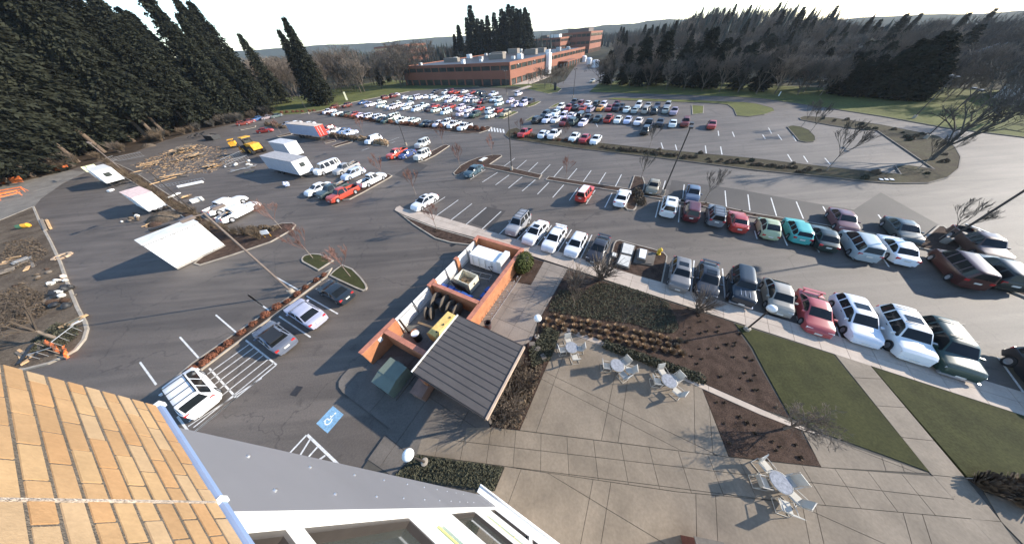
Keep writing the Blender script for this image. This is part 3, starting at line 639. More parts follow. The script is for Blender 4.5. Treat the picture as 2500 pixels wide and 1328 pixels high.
for a, b in ((S1-.15,T0+.25),(S1-.15,T1-.3),(S1-.15,(T0+T1)/2)):
    m = MB(); m.bar(e(a,b,0.), e(a,b,SZ-.06), .14, .14); m.build('post', TAN, shed)
m = MB(); m.prism([e(-9.2,T0+.3),e(-6.2,T0+.3),e(-6.2,T0+.6),e(-9.2,T0+.6)], 0, .9); m.build('back_wall', BRW, shed)
m = MB(); m.prism([e(-6.9,T1-.55),e(-4.3,T1-.55),e(-4.3,T1-.3),e(-6.9,T1-.3)], 0, 2.45); m.build('end_wall', BRW, shed)
m = MB(); m.prism([e(S0+.8,T1-.55),e(-8.0,T1-.55),e(-8.0,T1-.3),e(S0+.8,T1-.3)], 0, 2.45); m.build('end_wall', BRW, shed)
# ---- things in and around the yard
def box_thing(name, label, cat, loc, rz, parts, group=None):
    t = thing(name, label, cat, loc, rz, group)
    for nm, bx, mt in parts:
        m = MB(); [m.box(*b) for b in (bx if isinstance(bx, list) else [bx])]; m.build(nm, mt, t)
    return t
c = thing('trash_compactor', 'large white trash compactor in the farthest yard bay', 'compactor', e(-12.0,15.3,.03), GA)
m = MB(); vs = [(-2.1,-.95,.35),(2.1,-.95,.35),(2.1,.95,.35),(-2.1,.95,.35),(-2.0,-.85,1.75),(1.35,-.85,1.75),(1.35,.85,1.75),(-2.0,.85,1.75),(2.1,-.95,.95),(2.1,.95,.95)]
m.add(vs, [(0,1,8,5,4),(3,7,6,9,2),(4,5,6,7),(5,8,9,6),(1,2,9,8),(0,4,7,3),(0,3,2,1)]); m.build('body', WHITE, c)
m = MB(); m.box(1.75,0,1.3,.55,1.95,1.5); m.build('charge_box', OFFW, c)
for x in (-1.6,-.8,0,.8): MB().box(x,-.98,1.0,.07,.06,1.3).build('rib', OFFW, c)
for y in (-.7,.7): MB().box(0,y,.2,4.2,.15,.3).build('skid', DKMETAL, c)
m = MB(); pts = [(1.2,-1.3,1.5),(.6,-1.25,1.2),(.9,-1.2,.7),(1.4,-1.2,.4)]; [m.tube(pts[i],pts[i+1],.035,.035,6) for i in range(3)]; m.build('hydraulic_hose', BLACK, c)
c = thing('tube_stand', 'bent galvanised tube frame on the floor beside the compactor', 'frame', e(-12.0,12.9,.03), GA+.15)
m = MB()
for y in (0,.7): m.tube((-1.2,y,.45),(1.2,y,.45),.03); m.tube((-1.2,y,0),(-1.2,y,.45),.03); m.tube((1.2,y,0),(1.2,y,.45),.03)
m.build('rails', GALV, c); m = MB(); [m.tube((x,0,.45),(x,.7,.45),.03) for x in (-1.2,0,1.2)]; m.build('cross_bars', GALV, c)
d = thing('dumpster', 'open cream dumpster with black lid hanging down in the yard', 'dumpster', e(-12.6,11.7,.03), GA-.05)
m = MB()
for bx in ((0,-.72,.75,1.9,.06,1.3),(0,.72,.75,1.9,.06,1.3),(-.95,0,.75,.06,1.5,1.3),(.95,0,.75,.06,1.5,1.3),(0,0,.14,1.9,1.5,.06)): m.box(*bx)
m.build('bin_body', mat('cream_dumpster',(.66,.61,.47),.6,.12,1.5), d)
m = MB(); m.box(-.05,-1.0,.8,1.85,.06,1.25,rx=.25); m.build('lid', BLACK, d)
for k, (x, y) in enumerate(((-.5,.2),(.3,-.1),(.1,.4),(-.2,-.4))): m = MB(); m.box(x,y,.45,.6,.45,.4,rz=.5*k); m.build('rubbish', WOOD if k%2 else STRAW, d)
MB().box(.985,0,.85,.02,.18,.24).build('label_plate', BLACK, d)
bb = thing('recycling_bin', '', 'bin', (0,0,0))
m = MB(); v = [(-.24,-.26,0),(.24,-.26,0),(.24,.26,0),(-.24,.26,0),(-.29,-.31,.95),(.29,-.31,.95),(.29,.31,.95),(-.29,.31,.95)]
m.add(v,[(0,3,2,1),(0,1,5,4),(1,2,6,5),(2,3,7,6),(3,0,4,7),(4,5,6,7)]); m.build('bin_body', BLUEP, bb)
m = MB(); m.box(.02,0,.985,.68,.66,.06); m.box(.03,0,1.03,.5,.5,.04); m.build('lid', BLUEP, bb)
for y in (-.25,.25): m = MB(); m.tube((-.27,y-.04,.1),(-.27,y+.04,.1),.1,.1,10); m.build('wheel', BLACK, bb)
KIDS['recycling_bin'] = list(bb.children)
spots = [((-14.1,9.95),'nearest the gate side of the yard bay'),((-13.3,10.05),'second from the gate along the cross wall'),((-12.55,9.85),'third from the gate along the cross wall'),((-11.75,9.9),'fourth from the gate along the cross wall'),((-11.0,9.85),'fifth from the gate along the cross wall'),((-9.75,9.85),'in the corner under the long brick wall'),((-9.75,10.7),'second from the corner along the long wall'),((-9.75,11.5),'farthest along the long brick wall')]
for k, ((a, b), lab) in enumerate(spots):
    if k == 0: o = bb; o.location = e(a,b,.03); o.rotation_euler = (0,0,GA+.2)
    else: o = copy_tree(bb, e(a,b,.03), GA+(PI if k > 4 else 0)+RND.uniform(-.25,.25))
    o['label'] = 'blue wheeled bin '+lab; o['group'] = 'blue bins in the service yard'
def reel(loc, rz, label, r=.8, w=.9):
    t = thing('cable_reel', label, 'cable reel', loc, rz, 'cable reels')
    for s in (-1,1): m = MB(); m.tube((0,s*w/2-.05,r),(0,s*w/2+.05,r),r,r,20); m.build('flange', mat('old_reel_wood',(.11,.09,.07),.9,.3,2.), t)
    m = MB(); m.tube((0,-w/2,r),(0,w/2,r),r*.5,r*.5,14); m.build('drum', BLACK, t)
reel(e(-13.2,8.35,.03), GA+PI/2+.1, 'large cable reel with black cable against the yard cross wall', .85, 1.0)
reel(e(-11.6,8.3,.03), GA+PI/2, 'cable reel beside the yellow tank under the cross wall', .75, .8)
reel(e(-13.5,7.0,.03), GA+PI/2+.5, 'smaller tilted cable reel next to the white gate', .6, .5)
t = thing('yellow_tank', 'rust-stained yellow steel box tank in the yard', 'tank', e(-11.1,6.3,.03), GA+PI/2-.06)
m = MB(); m.add([(-1.25,-.6,.3),(1.25,-.6,.3),(1.25,.6,.3),(-1.25,.6,.3),(-1.25,-.62,1.25),(1.25,-.62,1.25),(1.25,.62,1.25),(-1.25,.62,1.25),(-1.2,-.4,1.5),(1.2,-.4,1.5),(1.2,.4,1.5),(-1.2,.4,1.5)],
  [(0,3,2,1),(0,1,5,4),(1,2,6,5),(2,3,7,6),(3,0,4,7),(4,5,9,8),(5,6,10,9),(6,7,11,10),(7,4,8,11),(8,9,10,11)]); m.build('tank_body', mat('rusty_yellow',(.80,.58,.20),.6,.1,1.1,.15,4.,col2=(.66,.40,.10)), t)
for x in (-.9,.9): MB().box(x,0,.15,.12,1.1,.3).build('skid', DKMETAL, t)
for x in (-.8,0,.8): m = MB(); m.tube((x,-.2,1.5),(x,-.2,1.56),.08,.08,8); m.build('filler_cap', DKMETAL, t)
t = thing('oil_drum', 'black oil drum with white lid in the yard corner', 'drum', e(-12.9,4.75,.03), 0)
MB().lathe([(0,0),(.32,0),(.32,.3),(.335,.32),(.32,.34),(.32,.62),(.335,.64),(.32,.66),(.32,.93),(0,.93)],16).build('drum_body', BLACK, t, smooth=True)
MB().lathe([(.33,.92),(.33,.97),(.28,.955),(0,.955)],16).build('lid', WHITE, t)
t = thing('cable_coil', 'small rust-brown coil of cable beside the oil drum', 'coil', e(-13.55,5.0,.03), 0)
m = MB(); [m.lathe([(.22,z),(.32,z+.03),(.33,z+.09),(.22,z+.12)],14) for z in (0,.12,.24)]; m.build('coil_turns', BRW, t)
t = thing('steel_prop', 'dark steel prop leaning at the gate post', 'prop', e(-14.2,4.85,.03), 0)
m = MB(); m.bar((0,0,0),(-.25,.2,1.7),.12,.12); m.build('shaft', DKMETAL, t); MB().box(0,0,.02,.25,.25,.04).build('foot', DKMETAL, t)
t = thing('timber_plank', 'pale timber plank lying on the yard floor', 'plank', e(-13.2,6.1,.035), GA+.1); MB().box(0,0,.03,2.0,.2,.05).build('board', WOOD, t)
# green electrical transformer in front of the open bay
t = thing('transformer_cabinet', 'green pad-mounted electrical transformer cabinet in front of the shed', 'transformer', (0,0,0), GA)
pt_ = g(953,915,1.2); t.location = (pt_.x,pt_.y,.13)
MB().box(0,0,.05,2.2,2.0,.1).build('pad', OLDC, t)
MB().box(-.0,.35,.72,1.75,1.15,1.25).build('cabinet_body', GREENB, t)
m = MB(); m.add([(-.9,-.98,.1),(.9,-.98,.1),(.9,-.2,.1),(-.9,-.2,.1),(-.9,-.98,1.05),(.9,-.98,1.05),(.9,-.2,1.32),(-.9,-.2,1.32)],[(0,1,5,4),(1,2,6,5),(3,0,4,7),(4,5,6,7),(2,3,7,6),(0,3,2,1)]); m.build('door_hood', GREENB, t)
MB().box(0,.96,.75,.7,.12,.7).build('cooling_fin', GREENB, t)
MB().box(0,-.995,.55,.03,.02,.7).build('door_seam', BLACK, t)
t = thing('brown_crate', 'brown crate half under the shed roof edge', 'crate', (0,0,0), GA+.1); pt_ = g(1030,945,.9); t.location = (pt_.x,pt_.y,.13)
MB().box(0,0,.45,1.0,1.2,.86).build('crate_body', mat('brown_crate_paint',(.22,.13,.095),.8), t); MB().box(0,0,.91,1.06,1.26,.05).build('lid', mat('brown_crate_lid',(.25,.15,.11),.8), t)
# bicycle rack, litter bin
t = thing('bicycle_rack', 'row of bright metal hoops for bicycles along the brick wall', 'bike rack', (0,0,0))
for k in range(8):
    b = 9.2+k*.72; m = MB(); a = -8.15; pts = [e(a,b-.02,.13)]+[e(a-.0,b+.28*(1-math.cos(t_))*.5*2*.5,.75+.15*math.sin(t_)) for t_ in (0,.8,1.57,2.3,3.1)]+[e(a,b+.29,.13)]
    [m.tube(pts[i],pts[i+1],.028,.028,6) for i in range(len(pts)-1)]; m.build('hoop', CHROME, t)
m = MB(); m.bar(e(-8.15,9.0,.15), e(-8.15,15.2,.15), .06, .04); m.build('base_rail', GALV, t)
t = thing('litter_bin', 'dark round litter bin beside the bicycle rack', 'litter bin', e(-7.95,8.35,.13))
MB().lathe([(0,0),(.26,0),(.30,.75),(.30,.8),(.24,.8),(.22,.3),(0,.3)],14).build('bin_body', mat('dark_maroon',(.07,.04,.04),.6), t, smooth=True); MB().lathe([(.31,.78),(.315,.83),(.24,.83),(.24,.78)],14).build('rim', BLACK, t)
# ================================================================ FAR BUILDINGS
def fbuilding(name, label, c, la, lb, h, bays_a, bays_b, storeys, name2='building', az=GA):
    "c = near corner; la = length along -E1 (left face), lb = length along E2 (right face)"
    t = thing(name, label, name2, c, az)
    # local x = E1, y = E2; body spans x in [-la,0], y in [0,lb]
    sh = h/storeys; rec = .35
    MB().box(-la/2, lb/2, h/2-.2, la-2*rec, lb-2*rec, h-.4).build('core', DKMETAL, t)
    MB().box(-la/2, lb/2, h-.55, la-.7, lb-.7, .2).build('roof', ROOFFAR, t)
    for s in range(storeys):
        zb = s*sh; zw0, zw1 = (zb+sh*.33, zb+sh*.72) if s else (zb+.1, zb+sh*.58)
        zn = zb+sh
        nxt = zn+sh*.33 if s < storeys-1 else h
        # spandrel above this window strip
        m = MB(); z0, z1 = zw1, nxt
        m.box(-la/2, .2, (z0+z1)/2, la, .4, z1-z0); m.box(-.2, lb/2+.2, (z0+z1)/2, .4, lb-.4, z1-z0); m.box(-la+.2, lb/2+.2, (z0+z1)/2, .4, lb-.4, z1-z0); m.box(-la/2, lb-.2, (z0+z1)/2, la-.8, .4, z1-z0)
        m.build('brick_band', BRFAR, t)
        for k in range(bays_a+1):
            x = -la*k/bays_a; x = min(-.45,max(-la+.45,x)); m = MB(); m.box(x, .22, (zw0+zw1)/2, .9 if s == 0 else .5, .38, zw1-zw0); m.build('pier', BRFAR, t)
        for k in range(bays_b+1):
            y = lb*k/bays_b; y = min(lb-.45,max(.85,y)); m = MB(); m.box(-.22, y, (zw0+zw1)/2, .38, .9 if s == 0 else .5, zw1-zw0); m.build('pier', BRFAR, t)
        for k in range(bays_a):
            x = -la*(k+.5)/bays_a; m = MB(); m.box(x, .33, (zw0+zw1)/2, la/bays_a-.55, .06, zw1-zw0-.02); m.build('window', GLASS, t)
        for k in range(bays_b):
            y = lb*(k+.5)/bays_b; m = MB(); m.box(-.33, y, (zw0+zw1)/2, .06, lb/bays_b-.55, zw1-zw0-.02); m.build('window', GLASS, t)
    return t
fb = fbuilding('brick_office_building', 'long low red brick office building with flat roof across the car park', (7.6,162.8,0), 80, 142, 9.7, 13, 20, 2)
rh = random.Random(5)
for k in range(26):
    x, y = rh.uniform(-74,-6), rh.uniform(5,134); s = rh.uniform(1.0,2.2)
    m = MB(); m.box(x,y,9.2+s*.55,s*1.6,s*1.3,s*1.1); m.build('rooftop_unit', [OFFW,GALV,WHITE][k%3], fb)
for x, y, sx, sy, sz in ((-30,38,11,4,2.6),(-42,60,10,5,2.8),(-20,70,9,4,3),(-25,95,12,5,2.6),(-50,100,9,5,3.2),(-62,30,12,3,2.2)):
    m = MB(); m.box(x,y,9.2+sz/2,sx,sy,sz); m.build('plant_screen', mat('screen_tan',(.22,.185,.15),.8), fb)
m = MB(); m.box(1.2,52,5.2,2.2,4.6,10.4); m.build('stair_tower', WHITE, fb)
m = MB(); m.box(3.5,86,4.4,7,24,.5); m.box(6.8,76,2.1,.4,.4,4.2); m.box(6.8,96,2.1,.4,.4,4.2); m.build('entrance_canopy', BRFAR, fb)
for y in (8,30,62,110): m = MB(); m.box(.02,y+2,8.2,.12,.7,.35); m.build('sign_plate', OFFW, fb)
# white entrance terrace in front of the sunlit side
slab('terrace', [Vector((7.6,162.8,0))+e(a,b) for a,b in ((.3,2),(9,6),(9,40),(.3,40))], 0, .18, WALK)
f2 = fbuilding('brick_office_block', 'distant stepped brick office block behind the long flat building', (118,395,0), 46, 60, 19.5, 8, 10, 3)
m = MB(); m.box(-18,18,21.0,26,22,3.5); m.build('penthouse', mat('penthouse_dark',(.13,.10,.085),.8), f2)
f3 = fbuilding('brick_office_wing', 'distant orange brick wing left of the stepped office block', (78,378,0), 34, 40, 16.5, 6, 8, 3)
m = MB(); m.box(-12,16,17.7,12,9,3.0); m.build('penthouse', OFFW, f3); m = MB(); m.box(-25,14,17.6,8,8,2.8); m.build('penthouse', ROOFFAR, f3)
f4 = fbuilding('brick_office_block', 'far orange brick block showing above bare trees at left', (-118,440,0), 62, 40, 21.5, 9, 6, 3)
for k, (px, r, w, lab) in enumerate(((1455,235,9,'white storage tank nearest the service road'),(1438,262,8,'middle white storage tank by the far building'),(1425,290,8,'rear white storage tank by the far building'))):
    d = g(px,150)-Vector((0,0,0)); d.z = 0; d.normalize(); p = d*r; t = thing('storage_tank', lab, 'tank', (p.x,p.y,0), 0, 'white storage tanks')
    MB().lathe([(0,0),(w*.3,0),(w*.3,3.2),(w*.2,4.0),(0,4.2)],16).build('tank_shell', WHITE, t, smooth=True); MB().box(w*.31,0,1.7,.3,.5,3.4).build('ladder', GALV, t)
def house(px, py, r, w, dd, h, label, wall, roof, az):
    d = g(px,py+120); d.z = 0; d.normalize(); p = d*r
    # height so that the eaves sit where the photograph shows them
    t = thing('house', label, 'house', (p.x,p.y,tz(p.x,p.y)-.5), az)
    MB().box(0,0,h/2,w,dd,h).build('wall', wall, t)
    m = MB(); m.add([(-w/2-.4,-dd/2-.4,h),(w/2+.4,-dd/2-.4,h),(w/2+.4,dd/2+.4,h),(-w/2-.4,dd/2+.4,h),(-w/2-.4,0,h+dd*.35),(w/2+.4,0,h+dd*.35)],[(0,1,5,4),(2,3,4,5),(1,2,5),(3,0,4),(0,3,2,1)]); m.build('roof', roof, t)
    for k in range(3):
        for s in (-1,1): m = MB(); m.box(-w/3+k*w/3, s*(dd/2+.02), h*.55, w*.14, .08, h*.3); m.build('window', GLASS, t)
GREYR = mat('grey_shingles',(.16,.16,.17),.9); GREENR = mat('green_shingles',(.05,.085,.07),.9)
house(1613,105,330,12,10,9,'white gabled house half hidden by dark trees on the right', OFFW, GREYR, 1.0)
house(2023,88,300,15,12,9,'pale house with dark green roof among the right hand trees', OFFW, GREENR, .6)
house(1950,150,190,14,9,4.5,'small white house low between bare trees on the right', OFFW, GREYR, .4)
house(2050,155,185,16,9,4.5,'cream bungalow beside the dark conifers', mat('cream_wall',(.6,.55,.42),.8), GREYR, .2)
house(2335,112,230,13,10,6,'white house right of the big dark conifers', OFFW, GREYR, .8)
house(2380,215,150,12,8,4,'pale low house behind the right edge branches', mat('grey_wall',(.4,.4,.4),.8), GREYR, .5)
house(2440,120,260,16,9,5,'grey long house near the right skyline', mat('grey_wall2',(.45,.46,.46),.8), GREYR, .7)
# ================================================================ VEHICLES
def lerp_prof(prof, x):
    if x <= prof[0][0]: return prof[0][1]
    for (x0,z0),(x1,z1) in zip(prof, prof[1:]):
        if x <= x1: return z0+(z1-z0)*(x-x0)/(x1-x0) if x1 > x0 else z1
    return prof[-1][1]
# top = centre-line outline rear->front; glass = (rear glass foot, rear roof edge, front roof edge, windscreen foot); pillars = x ranges of body between side windows
CARS = {
 'sedan': dict(L=4.7,W=1.78,top=[(-2.35,.62),(-2.31,.90),(-2.15,.96),(-1.72,.98),(-1.12,1.34),(-.85,1.41),(.05,1.43),(.32,1.38),(1.08,.98),(1.9,.87),(2.2,.76),(2.33,.60),(2.35,.5)],belt=[(-2.35,.86),(0,.92),(2.35,.80)],glass=(-1.70,-1.10,.33,1.06),pil=[(-.42,-.34)],wh=(-1.38,1.40),wr=.32,clear=.20),
 'hatch': dict(L=4.15,W=1.72,top=[(-2.07,.60),(-2.03,.92),(-1.92,1.0),(-1.50,1.36),(-1.30,1.43),(.05,1.45),(.30,1.39),(1.0,.98),(1.7,.87),(1.95,.74),(2.05,.58),(2.07,.5)],belt=[(-2.07,.88),(0,.92),(2.07,.80)],glass=(-1.88,-1.48,.31,.98),pil=[(-.45,-.37),(-1.35,-1.22)],wh=(-1.22,1.28),wr=.31,clear=.20),
 'wagon': dict(L=4.75,W=1.80,top=[(-2.37,.62),(-2.33,.95),(-2.22,1.02),(-1.95,1.40),(-1.7,1.47),(.05,1.50),(.32,1.44),(1.08,1.0),(1.95,.90),(2.25,.76),(2.36,.6),(2.37,.5)],belt=[(-2.37,.92),(0,.95),(2.37,.82)],glass=(-2.20,-1.93,.33,1.06),pil=[(-.42,-.34),(-1.32,-1.22)],wh=(-1.40,1.42),wr=.33,clear=.21),
 'suv': dict(L=4.65,W=1.84,top=[(-2.32,.70),(-2.30,1.02),(-2.24,1.10),(-2.08,1.66),(-1.9,1.74),(.15,1.77),(.45,1.70),(1.02,1.16),(1.95,1.06),(2.2,.95),(2.31,.7),(2.32,.6)],belt=[(-2.32,1.05),(0,1.08),(2.32,.98)],glass=(-2.23,-2.07,.46,1.0),pil=[(-.45,-.35),(-1.35,-1.25)],wh=(-1.36,1.40),wr=.37,clear=.27),
 'boxysuv': dict(L=4.3,W=1.80,top=[(-2.15,.75),(-2.14,1.05),(-2.11,1.12),(-2.04,1.70),(-1.95,1.76),(.28,1.77),(.45,1.72),(.78,1.20),(1.95,1.12),(2.10,1.0),(2.14,.8),(2.15,.6)],belt=[(-2.15,1.08),(2.15,1.04)],glass=(-2.11,-2.04,.46,.77),pil=[(-.40,-.30),(-1.25,-1.13)],wh=(-1.25,1.32),wr=.37,clear=.30),
 'minivan': dict(L=4.85,W=1.92,top=[(-2.42,.62),(-2.40,1.0),(-2.34,1.08),(-2.14,1.62),(-1.95,1.72),(.35,1.74),(.70,1.66),(1.55,1.08),(2.1,.93),(2.36,.7),(2.42,.5)],belt=[(-2.42,1.02),(0,1.04),(2.42,.86)],glass=(-2.33,-2.13,.71,1.53),pil=[(-.2,-.1),(-1.25,-1.15)],wh=(-1.45,1.50),wr=.33,clear=.20),
 'van': dict(L=5.5,W=2.0,top=[(-2.75,.65),(-2.74,1.2),(-2.70,1.25),(-2.64,1.95),(-2.5,2.04),(1.0,2.05),(1.3,1.96),(1.85,1.28),(2.5,1.15),(2.70,.95),(2.75,.6)],belt=[(-2.75,1.22),(2.75,1.16)],glass=(-2.69,-2.64,1.31,1.83),pil=[(.62,.74),(-.55,-.42),(-1.6,-1.5)],wh=(-1.65,1.75),wr=.37,clear=.26),
 'pickup': dict(L=5.5,W=1.92,top=[(-2.75,.7),(-2.74,1.10),(-.66,1.12),(-.62,1.14),(-.56,1.62),(-.42,1.72),(.55,1.74),(.80,1.66),(1.32,1.14),(2.4,1.04),(2.66,.92),(2.74,.7),(2.75,.6)],belt=[(-2.75,1.06),(2.75,1.0)],glass=(-.61,-.55,.81,1.30),pil=[(-.12,-.02)],wh=(-1.62,1.78),wr=.38,clear=.30,bed=(-2.66,-.70,.72)),
 'crew': dict(L=5.9,W=1.95,top=[(-2.95,.7),(-2.94,1.12),(-1.16,1.14),(-1.12,1.16),(-1.06,1.66),(-.92,1.76),(.55,1.78),(.80,1.70),(1.32,1.16),(2.5,1.08),(2.84,.95),(2.93,.75),(2.95,.6)],belt=[(-2.95,1.08),(2.95,1.02)],glass=(-1.11,-1.05,.81,1.30),pil=[(-.10,.02)],wh=(-1.85,1.95),wr=.40,clear=.34,bed=(-2.86,-1.22,.74)),
 'beetle': dict(L=4.1,W=1.74,top=[(-2.05,.50),(-1.98,.78),(-1.75,.98),(-1.35,1.22),(-.85,1.42),(-.2,1.50),(.25,1.47),(.52,1.40),(1.12,1.02),(1.55,.92),(1.88,.74),(2.02,.55),(2.05,.45)],belt=[(-2.05,.78),(0,.95),(2.05,.74)],glass=(-1.55,-.78,.53,1.10),pil=[(-.62,-.5)],wh=(-1.24,1.26),wr=.33,clear=.20),
 'coupe': dict(L=4.5,W=1.76,top=[(-2.25,.60),(-2.21,.86),(-2.0,.92),(-1.65,.94),(-.95,1.24),(-.70,1.29),(-.05,1.31),(.20,1.27),(1.0,.92),(1.8,.80),(2.1,.68),(2.22,.55),(2.25,.45)],belt=[(-2.25,.82),(0,.86),(2.25,.72)],glass=(-1.62,-.93,.21,.98),pil=[(-.62,-.5)],wh=(-1.30,1.34),wr=.32,clear=.17),
 'cruiser': dict(L=4.3,W=1.72,top=[(-2.15,.62),(-2.11,1.02),(-1.95,1.12),(-1.62,1.45),(-1.35,1.56),(.1,1.58),(.38,1.51),(.95,1.12),(1.75,1.0),(2.0,.84),(2.13,.65),(2.15,.5)],belt=[(-2.15,1.0),(0,1.03),(2.15,.92)],glass=(-1.93,-1.60,.39,.93),pil=[(-.42,-.32),(-1.28,-1.18)],wh=(-1.28,1.32),wr=.33,clear=.21),
}
for c_ in CARS.values():
    c_['H'] = max(z for x,z in c_['top']); c_['xc'] = (c_['glass'][1]+c_['glass'][2])/2
def car_regions(kind):
    c = CARS[kind]; L, W = c['L'], c['W']; hl = L/2; g0,g1,g2,g3 = c['glass']; wr = c['wr']; ar = wr*1.13
    xs = set()
    for x, z in c['top']: xs.add(round(x,3))
    for p in c['pil']: xs.update(p)
    xs.update((g0,g1,g2,g3)); n = 14
    for k in range(n+1): xs.add(round(-hl+L*k/n,3))
    for xw in c['wh']:
        for k in range(9): xs.add(round(xw-ar*math.cos(PI*k/8),3))
        for x in list(xs):
            if abs(x-xw) < ar-.001 and min(abs(x-(xw-ar*math.cos(PI*k/8))) for k in range(9)) < .03: pass
    if 'bed' in c: xs.update((c['bed'][0],c['bed'][0]+.02,c['bed'][1],c['bed'][1]-.02))
    xs = sorted(xs); o = [xs[0]]
    keep = {g0,g1,g2,g3,xs[0],xs[-1]}|({c['bed'][0],c['bed'][0]+.02,c['bed'][1],c['bed'][1]-.02} if 'bed' in c else set())
    for x in xs[1:]:
        if x-o[-1] < .012 and x not in keep: continue
        if x-o[-1] < .012 and o[-1] not in keep: o[-1] = x; continue
        if x-o[-1] < 1e-5: continue
        o.append(x)
    xs = o; rings = []
    for x in xs:
        t = max(0,(abs(x)-(hl-.9))/.9); w = W/2*(1-.17*t**2.4)
        zt = lerp_prof(c['top'], x); zb = lerp_prof(c['belt'], x); b = c['clear']+.10*max(0,(abs(x)-(hl-.5))/.5)
        for xw in c['wh']:
            dx = x-xw
            if abs(dx) < ar+1e-4: b = max(b, wr*.98+math.sqrt(max(0,ar*ar-dx*dx)))
        sh = min(zb, zt-.05); b = min(b, sh-.06); gh = max(0,zt-sh); wg0 = .955*w if gh < .15 else .925*w; wg1 = wg0-gh*.30-(.05 if gh < .15 else .02)
        bedf = c.get('bed'); inb = bedf and bedf[0]+.015 <= x <= bedf[1]-.015
        inner = min(c['clear'], b)
        pts = [(0,inner),(.74*w,inner),(.76*w,b),(.97*w,b),(w,b+.30*(sh-b)),(.995*w,b+.72*(sh-b)),(.965*w,sh),(wg0,sh+.02),(wg1,zt-min(.06,gh*.4)),(wg1*.88,zt-.014),(wg1*.45,zt),(0,zt+.006)]
        if inb: f = bedf[2]; pts[7] = (.955*w,zt-.01); pts[8] = (.90*w,zt); pts[9] = (.87*w,f); pts[10] = (.4*w,f); pts[11] = (0,f)
        rings.append(pts)
    reg = {}
    def q(name, vs): reg.setdefault(name, MB()).add(vs, [tuple(range(len(vs)))])
    for i in range(len(xs)-1):
        xm = (xs[i]+xs[i+1])/2; zt = lerp_prof(c['top'],xm); sh = min(lerp_prof(c['belt'],xm), zt-.05)
        pil = any(a < xm < b for a,b in c['pil'])
        for j in range(11):
            for s in (1,-1):
                a = rings[i][j]; b = rings[i+1][j]; d = rings[i+1][j+1]; e_ = rings[i][j+1]
                vs = [(xs[i],s*a[0],a[1]),(xs[i+1],s*b[0],b[1]),(xs[i+1],s*d[0],d[1]),(xs[i],s*e_[0],e_[1])]
                if s > 0: vs.reverse()
                if j <= 2: nm = 'underbody'
                elif j in (8,9,10) and g2 < xm < g3 and j > 8: nm = 'windscreen'
                elif j in (9,10) and g0 < xm < g1: nm = 'rear_window'
                elif j == 7 and g0+.12 < xm < g3-.10 and not pil and zt-sh > .22:
                    k = sum(1 for p in c['pil'] if xm > p[1]); nm = 'side_window|%d|%d' % (s, k)
                elif 'bed' in c and j >= 9 and c['bed'][0] < xm < c['bed'][1]: nm = 'bed_liner'
                else: nm = 'body'
                q(nm, vs)
    for i, rev in ((0,False),(len(xs)-1,True)):
        r = rings[i]; loop = [(xs[i],p[0],p[1]) for p in r]+[(xs[i],-p[0],p[1]) for p in reversed(r[1:-1])]
        if rev: loop.reverse()
        q('body', loop)
    return c, reg, xs, rings
def paint(col, rough=.32):
    k = 'paint_%.2f_%.2f_%.2f' % col
    return mat(k, col, rough, .05, 1.5, coat=.25, spec=.4)
CARMESH = {}
